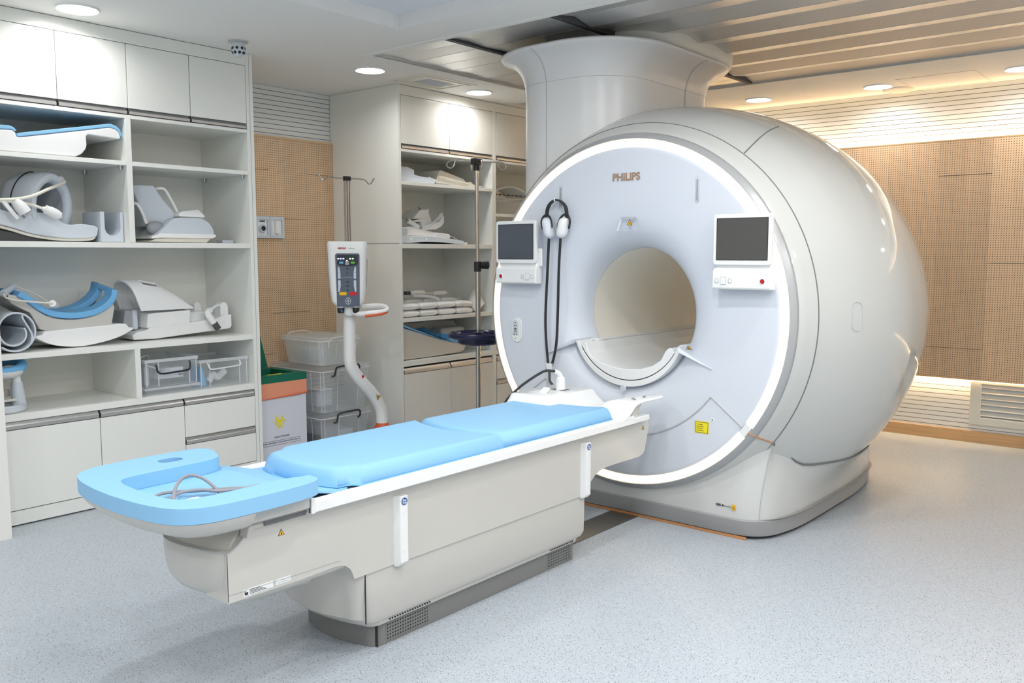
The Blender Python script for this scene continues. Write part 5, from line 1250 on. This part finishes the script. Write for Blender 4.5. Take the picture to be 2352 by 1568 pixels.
# ================================================================ stacked clear boxes
def stack_box(label, x0, x1, y0, y1, z0, z1, lid, mt, hz=None, clip=None, marks=False, inside=None):
    t = thing('lidded_box', label, 'storage box', ((x0+x1)/2, (y0+y1)/2, z0), 'stacked clear boxes by the corner')
    def q(k, z): return [(p[0], p[1], z) for p in rrect(x1-x0+2*k, y1-y0+2*k, .035, 4, ((x0+x1)/2, (y0+y1)/2))]
    obj('tub', B().loft([q(-.034, z0+.004), q(-.03, z0), q(-.022, z0+.004), q(0, z1-lid), q(-.003, z1-lid), q(-.026, z0+.007)], cap=False), mt, t, ang=40)
    obj('tub_base', B().loft([q(-.03, z0), q(-.028, z0+.005)]), mt, t)
    obj('lid', B().loft([q(.010, z1-lid-.006), q(.013, z1-lid+.008), q(.013, z1-.008), q(.008, z1), q(-.03, z1), q(-.045, z1-.008)]), mt, t, ang=35)
    obj('lid_rim', B().tube([(p[0], p[1], z1-lid+.004) for p in q(.013, 0)], .004, 6, 0, closed=True), M['clear_e'], t)
    rb = B()
    for x, y in ((x0+.004, y0+.02), (x0+.02, y0+.002), (x0+.15, y0-.001), (x1-.10, y0-.001), (x1-.004, y0+.01), (x0-.001, y0+.12)):
        obj('rib', B().tube([(x+(.028 if x < x0+.05 else -.028 if x > x1-.05 else 0)*1, y+.026, z0+.005), (x, y, z1-lid)], .0025, 5, 0), M['clear_e'], t)
    if hz:
        xa, xb = hz; zz = z1-.006
        obj('handle', B().tube([(xa-.01, y0-.012, zz-.062), (xa+.012, y0-.02, zz-.055), (xa+.018, y0-.026, zz-.015), (xa+.035, y0-.026, zz+.002), ((xa+xb)/2, y0-.026, zz+.006), (xb-.03, y0-.026, zz+.006), (xb-.008, y0-.026, zz-.008), (xb-.008, y0-.02, zz-.04), (xb-.022, y0-.012, zz-.05)], .0065, 8, 4), M['black'], t)
    if clip:
        xa, xb = clip
        obj('clip_band', B().tube([(xa, y0-.010, z1-.075), (xa, y0-.016, z1-.03), (xa+.04, y0-.016, z1-.006), (xb-.02, y0-.016, z1-.001), (xb, y0-.012, z1-.03)], .005, 6, 4), M['clear_e'], t)
        obj('clip_band', B().tube([(xa, y1+.010, z1-.06), (xa, y1+.012, z1-.0), (xa+.06, y1+.01, z1+.012), (xb-.08, y1+.01, z1+.012), (xb, y1+.01, z1-.01)], .005, 6, 4), M['clear_e'], t)
    if marks:
        mk = B()
        for k in range(7):
            z = z0+.06+k*.033; w = .05 if k % 2 else .075
            mk.box((x0+.13-.02*(k % 2), y0-.004+.02*(1-(z-z0)/(z1-z0)), z), (x0+.13+w, y0-.002+.02*(1-(z-z0)/(z1-z0)), z+.0018))
        obj('scale_marks', mk, M['grey'], t, smooth=False)
    if inside:
        for lo, hi, m in inside: obj('contents', B().box(lo, hi), m, t, bev=.015)
    return t
stack_box('clear box with a black handle at the bottom of the stack by the corner cabinet', 3.80, 4.235, 4.92, 5.49, .002, .272, .035, M['clear_s'], (3.90, 4.13), None, False, [((3.86, 5.0, .03), (4.15, 5.4, .12), M['lgrey']), ((3.86, 4.98, .02), (4.0, 5.2, .17), M['grey'])])
stack_box('large clear box with a black handle and scale lines, middle of the stack', 3.80, 4.235, 4.92, 5.49, .274, .606, .035, M['clear_s'], (3.89, 4.13), None, True, [((3.86, 5.05, .30), (4.0, 5.3, .42), M['lgrey']), ((3.84, 4.99, .43), (3.95, 5.15, .44), M['tray'])])
stack_box('milky clear box with white clips on top of the stack', 3.82, 4.17, 4.95, 5.40, .608, .812, .03, M['clear_m'], None, (3.885, 4.12), False, [((3.88, 5.1, .63), (4.05, 5.3, .72), M['lgrey'])])

# ================================================================ contrast injector on its stand
t = thing('injector', 'white injector head with a grey key panel on a bent white stand behind the table', 'injector', (4.08, 4.64, 0))
def hs(z, hw, d0, d1, x): return [(x+p[0], (d0+d1)/2+p[1], z) for p in rrect(2*hw, d1-d0, .045, 6)]
hx = 3.768
MARK = set(COL.objects)
obj('head', B().loft([hs(1.048, .095, 4.60, 4.70, hx), hs(1.06, .115, 4.585, 4.73, hx), hs(1.085, .138, 4.58, 4.76, hx), hs(1.17, .150, 4.578, 4.775, hx), hs(1.37, .162, 4.578, 4.785, hx), hs(1.47, .166, 4.58, 4.785, hx), hs(1.482, .162, 4.585, 4.78, hx), hs(1.48, .150, 4.60, 4.765, hx), hs(1.46, .142, 4.61, 4.755, hx)]), M['white'], t, ang=45)
pl = obj('key_panel', B().loft([[(x, y, z) for x, z in pts] for y, pts in ((4.572, [(3.678, 1.052), (3.862, 1.052), (3.868, 1.39), (3.858, 1.402), (3.678, 1.402), (3.668, 1.39)]), (4.58, [(3.676, 1.05), (3.864, 1.05), (3.87, 1.392), (3.86, 1.404), (3.676, 1.404), (3.666, 1.392)]))]), mat('slate_panel', (.085, .11, .155), .4), t)
y = 4.5715
obj('display', B().prism([(3.682, 1.393), (3.855, 1.393), (3.855, 1.332), (3.83, 1.322), (3.768, 1.317), (3.71, 1.322), (3.682, 1.332)], 'y', y-.0008, y+.001), M['black'], pl)
led = lambda n, c: mat(n, c, .4, emit=c, estr=2.2)
Lb, Lg, Lw = led('led_blue', (.35, .5, 1)), led('led_green', (.3, 1, .45)), led('led_white', (1, 1, 1))
for x, m in ((3.692, Lb), (3.713, Lb), (3.735, Lb), (3.790, Lg), (3.812, Lg)):
    obj('indicator', B().box((x-.006, y-.002, 1.365), (x+.006, y, 1.371)), m, pl)
obj('indicator', B().box((3.758, y-.002, 1.354), (3.768, y, 1.358)), Lw, pl)
for x, c in ((3.717, (.12, .42, .8)), (3.812, (.12, .5, .05))):
    obj('key', B().prism([(x+p[0], 1.342+p[1]) for p in rrect(.034, .013, .006, 4)], 'y', y-.002, y), mat('key_colour', c, .4), pl)
obj('key', B().box((3.749, y-.002, 1.327), (3.78, y, 1.352)), M['grey'], pl, bev=.002)
for s, x in ((1, 3.698), (-1, 3.827)):
    for zc, r in ((1.295, 1), (1.255, 0), (1.207, 0), (1.168, -1)):
        P = [(x-.0105, zc-.019), (x+.0105, zc-.019), (x+.0105, zc+.019), (x-.0105, zc+.019)]
        if r == 1: P[2 if s > 0 else 3] = (x+s*.001, zc+.019); 
        if r == -1: P[1 if s > 0 else 0] = (x+s*.001, zc-.019)
        obj('key', B().prism(P, 'y', y-.0015, y), M['lgrey'], pl, bev=.001)
for z, w in ((1.302, .016), (1.274, .008), (1.215, .016), (1.188, .016), (1.160, .010)):
    obj('key_mark', B().prism([(3.765-w, z), (3.765, z+.006), (3.765+w, z), (3.765, z-.006)], 'y', y-.0006, y+.001), M['black'], pl)
obj('panel_line', B().box((3.715, y-.0006, 1.2448), (3.81, y, 1.2458)), M['lgrey'], pl)
for x, m in ((3.726, mat('amber_key', (.85, .48, .0), .4)), (3.811, mat('red_key', (.6, .0, .02), .4))):
    k = obj('key', B().prism([(x+p[0], 1.137+p[1]) for p in rrect(.063, .021, .0105, 6)], 'y', y-.002, y), m, pl)
    obj('key_mark', B().cyl((x, y-.0026, 1.137), (x, y, 1.137), .006, n=14), M['ink'], k) if False else None
o = obj('maker_emblem', B().lathe([(0, .0205), (-.0008, .0205), (-.0008, .023), (0, .023)], (3.768, y, 1.088), 'y', 36), M['tray'], pl)
cr_ = B()
for k, (dx, dz) in enumerate(((0, .014), (0, .007), (0, 0), (0, -.007), (0, -.014), (-.014, 0), (-.007, 0), (.007, 0), (.014, 0))): cr_.box((3.768+dx-.0025, y-.001, 1.088+dz-.0027), (3.768+dx+.0025, y, 1.088+dz+.0027))
obj('emblem_cross', cr_, M['tray'], pl, smooth=False)
text('lettering', 'MEDRAD', .0165, (3.724, 4.5772, 1.4365), (1, 0, 0), (0, 0, 1), M['red'], t, ext=.0004, bold=.0006, shear=.25)
text('lettering', 'MRXperion', .0115, (3.805, 4.5772, 1.4365), (1, 0, 0), (0, 0, 1), M['grey'], t, ext=.0004)
for x, s in ((3.608, 1), (3.929, -1)):
    obj('side_slot', B().tube([(x-.004*s, 4.63, 1.365), (x-.001*s, 4.625, 1.27), (x+.009*s, 4.622, 1.175)], .0028, 6, 3), M['grey'], t)
for x in (3.706, 3.832):
    c = obj('syringe_cup', B().lathe([(.0, .022), (.008, .028), (.036, .030), (.042, .027)], (x, 4.61, 1.006), 'z', 28), M['black'], t)
    obj('cap', B().lathe([(0, .030), (.012, .034), (.018, .03), (.02, .001)], (x, 4.61, 1.044), 'z', 28), M['tray'], c)
obj('cup_light', B().box((3.712, 4.5795, 1.012), (3.718, 4.582, 1.03)), mat('cyan_mark', (.05, .45, .8), .4), t)
obj('yoke', B().loft([hs(.985, .062, 4.63, 4.76, 3.79), hs(1.045, .085, 4.625, 4.76, 3.78)]), M['white'], t, bev=.008)
obj('guide_ring', B().tube([(3.80, 4.63, 1.01), (3.86, 4.595, 1.0), (3.95, 4.575, 1.005), (4.05, 4.585, 1.012), (4.095, 4.62, 1.024), (4.08, 4.70, 1.04), (4.0, 4.75, 1.045), (3.88, 4.74, 1.04)], .0175, 10, 6), M['white'], t)
obj('grip', B().tube([(3.905, 4.564, .985), (3.95, 4.560, .989), (4.04, 4.568, .998), (4.095, 4.598, 1.012)], .0095, 8, 5), M['orange'], t)
IR = Matrix.Translation((hx, 4.575, 0)) @ Matrix.Rotation(math.radians(-39), 4, 'Z') @ Matrix.Diagonal((.79, .79, 1, 1)) @ Matrix.Translation((-hx, -4.575, 0))
O0 = Matrix.Translation(ORG[t])
for o in [o for o in COL.objects if o not in MARK and o.type == 'MESH']:
    o.data.transform(O0.inverted() @ IR @ O0)
obj('stand_tube', B().tube([(3.862, 4.68, 1.03), (3.86, 4.68, .90), (3.857, 4.68, .74), (3.862, 4.68, .655), (3.895, 4.68, .59), (3.96, 4.68, .513), (4.045, 4.68, .43), (4.105, 4.68, .352), (4.138, 4.68, .275), (4.144, 4.68, .16)], .0425, 20, 6), M['white'], t)
obj('orange_cone', B().lathe([(0, .085), (.012, .083), (.045, .056), (.06, .047), (.075, .044)], (4.144, 4.68, .125), 'z', 32), M['orange'], t)
obj('base_hub', B().lathe([(0, .12), (.05, .11), (.09, .085), (.095, .02)], (4.144, 4.62, .06), 'z', 32), M['white'], t)
for k in range(5):
    a = 2*PI*k/5-1.3; c, s = math.cos(a), math.sin(a)
    l = obj('foot_leg', B().tube([(4.10+.05*c, 4.56+.05*s, .10), (4.10+.20*c, 4.56+.20*s, .08)], .022, 8, 0), M['white'], t)
    obj('caster', B().cyl((4.10+.2*c-.012*s, 4.56+.2*s+.012*c, .0325), (4.10+.2*c+.012*s, 4.56+.2*s-.012*c, .0325), .032, n=18), M['black'], l)
def sticker(u, w, h, m, name, dx=0):
    p = Vector((3.96+u*.145, 4.634, .513-u*.161)); d = Vector((.67, 0, -.742)); n = Vector((.742, 0, .67))
    Y = 4.6365
    return obj(name, B().loft([[(p.x+d.x*a+n.x*(b+dx), yy, p.z+d.z*a+n.z*(b+dx)) for a, b in ((-w, -h), (w, -h), (w, h), (-w, h))] for yy in (Y, Y+.004)]), m, t)
sticker(-.22, .009, .009, M['red'], 'stand_label', .012)
sticker(.10, .032, .0075, M['tray'], 'stand_label', .012)
warn(t, (4.07, 4.634, .398), (.74, 0, .67), (-.67, 0, .74), .036, 'warning_sticker')
obj('drip_pole', B().box((3.868, 4.70, 1.46), (3.876, 4.722, 1.90)).box((3.884, 4.70, 1.46), (3.896, 4.722, 1.90)).box((3.902, 4.70, 1.46), (3.910, 4.722, 1.90)), M['alu'], t, smooth=False)
obj('pole_cap', B().box((3.864, 4.697, 1.892), (3.914, 4.725, 1.922)), M['black'], t, bev=.003)
for s in (-1, 1):
    obj('drip_hook', B().tube([(3.888, 4.71, 1.908), (3.888+s*.10, 4.71, 1.908+s*.003), (3.888+s*.155, 4.71, 1.908), (3.888+s*.175, 4.71, 1.895), (3.888+s*.195, 4.71, 1.882), (3.888+s*.215, 4.71, 1.890), (3.888+s*.243, 4.71, 1.925)], .0045, 8, 4), M['steel'], t)

# ================================================================ drip stand with dark blue handle ring
t = thing('drip_stand', 'polished steel drip stand with a dark blue ring handle in front of the corner cabinet', 'drip stand', (4.585, 4.15, 0))
px, py = 4.585, 4.15
def pol(z): return px-.008*(1-(2.05-z)/2.05)
obj('pole', B().cyl((px, py, .06), (px, py, 1.29), .0175, n=20), M['steel'], t)
obj('inner_pole', B().cyl((px-.002, py, 1.28), (px-.008, py, 2.0), .0125, n=18), M['steel'], t)
o = obj('clamp', B().cyl((px-.002, py, 1.275), (px-.002, py, 1.345), .025, n=20), M['black'], t, bev=.003)
obj('knob', B().cyl((px+.01, py-.01, 1.322), (px+.065, py-.04, 1.322), .026, .03, 20), M['black'], o, bev=.004)
h = obj('hook_head', B().cyl((px-.008, py, 1.975), (px-.008, py, 2.025), .022, n=18), M['black'], t)
obj('hook_block', B().box((px-.048, py-.022, 2.015), (px+.032, py+.022, 2.058)), M['black'], t, bev=.006)
for a, kl in ((math.radians(-32), 1), (math.radians(148), 1), (math.radians(-110), .3), (math.radians(70), .3)):
    c, s = math.cos(a), math.sin(a); b = Vector((px-.008, py, 2.035)); d = Vector((c, s, 0))
    up = lambda q, z: b+d*(.03+(q-.03)*kl)+Vector((0, 0, z))
    obj('hook', B().tube([up(.03, 0), up(.13, .002), up(.17, .004), up(.205, -.010), up(.212, -.032), up(.19, -.048), up(.165, -.034), up(.152, .008)], .0042, 8, 5), M['steel'], t)
r = obj('ring_handle', B().lathe([(.0, .185), (.014, .192), (.022, .20), (.014, .214), (-.008, .214), (-.016, .205), (-.012, .188)], (px, py, .825), 'z', 56, closed_prof=True), M['navy'], t)
obj('cup', B().lathe([(-.06, .02), (-.062, .13), (-.05, .145), (-.005, .15), (-.005, .14), (-.05, .13), (-.052, .02)], (px, py, .825), 'z', 48), M['navy'], t, ang=40)
for k in range(3):
    a = 2*PI*k/3+.5; obj('spoke', B().tube([(px+.015*math.cos(a), py+.015*math.sin(a), .83), (px+.20*math.cos(a), py+.20*math.sin(a), .83)], .012, 8, 0), M['navy'], t)
obj('hub', B().cyl((px, py, .76), (px, py, .845), .03, n=20), M['navy'], t)
for k in range(5):
    a = 2*PI*k/5+.3; c, s = math.cos(a), math.sin(a)
    l = obj('leg', B().tube([(px+.02*c, py+.02*s, .10), (px+.26*c, py+.26*s, .075)], .016, 8, 0), M['steel'], t)
    obj('caster', B().cyl((px+.26*c-.01*s, py+.26*s+.01*c, .031), (px+.26*c+.01*s, py+.26*s-.01*c, .031), .031, n=18), M['black'], l)
obj('base_hub', B().cyl((px, py, .07), (px, py, .13), .035, n=20), M['black'], t)

# ================================================================ headset hanging on the scanner, and its tube
t = thing('headset', 'black and white tube headset hanging on the left hook of the scanner front', 'headset', (3.87, 2.915, 1.6))
hook = obj('hook', B().tube([(3.902, 2.914, 1.69), (3.875, 2.914, 1.688), (3.866, 2.914, 1.694), (3.864, 2.914, 1.702)], .004, 8, 4), M['lgrey'], t)
band = catmull([(3.868, 2.985, 1.565, ), (3.866, 2.985, 1.60), (3.866, 2.979, 1.645), (3.866, 2.957, 1.677), (3.866, 2.918, 1.693), (3.866, 2.880, 1.680), (3.866, 2.853, 1.648), (3.868, 2.847, 1.60), (3.868, 2.845, 1.575)], 5)
bb = []
for i, p in enumerate(band):
    q = (band[min(i+1, len(band)-1)]-band[max(i-1, 0)]).normalized(); n = Vector((0, q.z, -q.y)); w = .012
    bb.append([p+Vector((-w, 0, 0))+n*.004, p+Vector((w, 0, 0))+n*.004, p+Vector((w, 0, 0))-n*.005, p+Vector((-w, 0, 0))-n*.005])
obj('headband', B().loft(bb), M['black'], t, bev=.0015)
obj('band_clip', B().box((3.852, 2.919, 1.684), (3.881, 2.926, 1.701)), M['tray'], t)
for yc, s, nm in ((2.962, 1, 'l'), (2.873, -1, 'r')):
    y = obj('yoke', B().tube([(3.86, yc+s*.045, 1.535), (3.858, yc+s*.053, 1.575), (3.86, yc+s*.040, 1.604), (3.86, yc+s*.02, 1.612), (3.858, yc-s*.005, 1.60), (3.852, yc-s*.022, 1.565), (3.85, yc-s*.024, 1.54)], .006, 8, 5), M['black'], t)
    cs = []
    for i in range(13):
        v = i/12; zz = 1.483+.116*v; wv = max(.02, (1-(2*v-1)**4)**.5)
        cs.append([(3.858+math.cos(a)*.034*wv, yc+s*.012*(v-.3)*2+math.sin(a)*.030*wv, zz) for a in [2*PI*k/20 for k in range(20)]])
    cu = obj('ear_cup', B().loft(cs), M['white'], t, ang=60)
    if s > 0: obj('film_cover', B().loft([[(Vector(p)-Vector((3.858, yc, 1.54)))*1.07+Vector((3.858, yc-.004, 1.54)) for p in l] for l in cs]), M['haze'], cu, ang=60)
tl_ = [(3.86, 2.964, 1.484), (3.868, 2.978, 1.323), (3.874, 2.996, 1.071), (3.874, 2.993, .934), (3.866, 2.971, .791), (3.862, 2.958, .764)]
tr_ = [(3.86, 2.884, 1.484), (3.868, 2.90, 1.324), (3.874, 2.911, 1.075), (3.874, 2.920, .904), (3.866, 2.941, .793), (3.862, 2.956, .764)]
for P in (tl_, tr_): obj('air_tube', B().tube(P, .0075, 10, 6), M['black'], t)
obj('tube_joint', B().loft([[(3.853, y0, z), (3.853, y1, z), (3.87, y1, z), (3.87, y0, z)] for z, y0, y1 in ((.745, 2.948, 2.966), (.775, 2.94, 2.974), (.79, 2.935, 2.98))]), M['tray'], t, bev=.002)
obj('tube_tail', B().tube([(3.86, 2.957, .75), (3.80, 2.91, .735), (3.70, 2.83, .718), (3.60, 2.72, .705), (3.585, 2.71, .69)], .0075, 10, 6), M['black'], t)
t = thing('coil_plug', 'black cable ending in a white plug on the connector housing of the table', 'cable', (3.5, 2.62, .72))
obj('lead', B().tube([(3.478, 2.63, .814), (3.44, 2.655, .818), (3.405, 2.67, .806), (3.35, 2.70, .772), (3.305, 2.735, .73), (3.275, 2.78, .67), (3.26, 2.80, .60)], .0065, 10, 6), M['black'], t)
obj('plug_neck', B().tube([(3.476, 2.63, .814), (3.50, 2.622, .80), (3.512, 2.62, .776)], lambda u: .011+.006*u, 12, 4), M['tray'], t)
obj('plug_body', B().cyl((3.514, 2.62, .716), (3.512, 2.62, .782), .026, .022, 24), M['tray'], t, bev=.004)
obj('strain_arm', B().tube([(3.46, 2.70, .722), (3.43, 2.74, .78), (3.40, 2.78, .74)], .003, 6, 0), M['tray'], t) if False else None

# ================================================================ bits on the floor
o = obj('floor_rail', B().box((2.9, 2.415, .0), (4.02, 2.585, .003)), mat('rail_steel', (.17, .165, .155), .33, metal=.7), loc=(3.5, 2.5, 0)); tag(o, 'flat grey floor plate running from the table base to the scanner', 'floor plate')
t = thing('rolling_stool', 'black caster stool cut off by the right edge of the picture', 'stool', (6.93, .86, 0))
sx_, sy_ = 6.93, .86
for k in range(5):
    a = 2*PI*k/5+2.37; c, s = math.cos(a), math.sin(a)
    l = obj('leg', B().tube([(sx_+.03*c, sy_+.03*s, .13), (sx_+.27*c, sy_+.27*s, .085)], lambda u: .03-.01*u, 8, 0), M['dark'], t) if False else obj('leg', B().tube([(sx_+.03*c, sy_+.03*s, .13), (sx_+.18*c, sy_+.18*s, .085)], .022, 8, 0), M['dark'], t)
    obj('caster', B().cyl((sx_+.18*c-.018*s, sy_+.18*s+.018*c, .032), (sx_+.18*c+.018*s, sy_+.18*s-.018*c, .032), .032, n=18), M['dark'], l)
obj('column', B().cyl((sx_, sy_, .1), (sx_, sy_, .5), .025, n=18), M['dark'], t)
obj('seat', B().lathe([(0, .001), (0, .16), (.03, .175), (.06, .165), (.07, .001)], (sx_, sy_, .48), 'z', 36), M['black'], t, bev=.005)
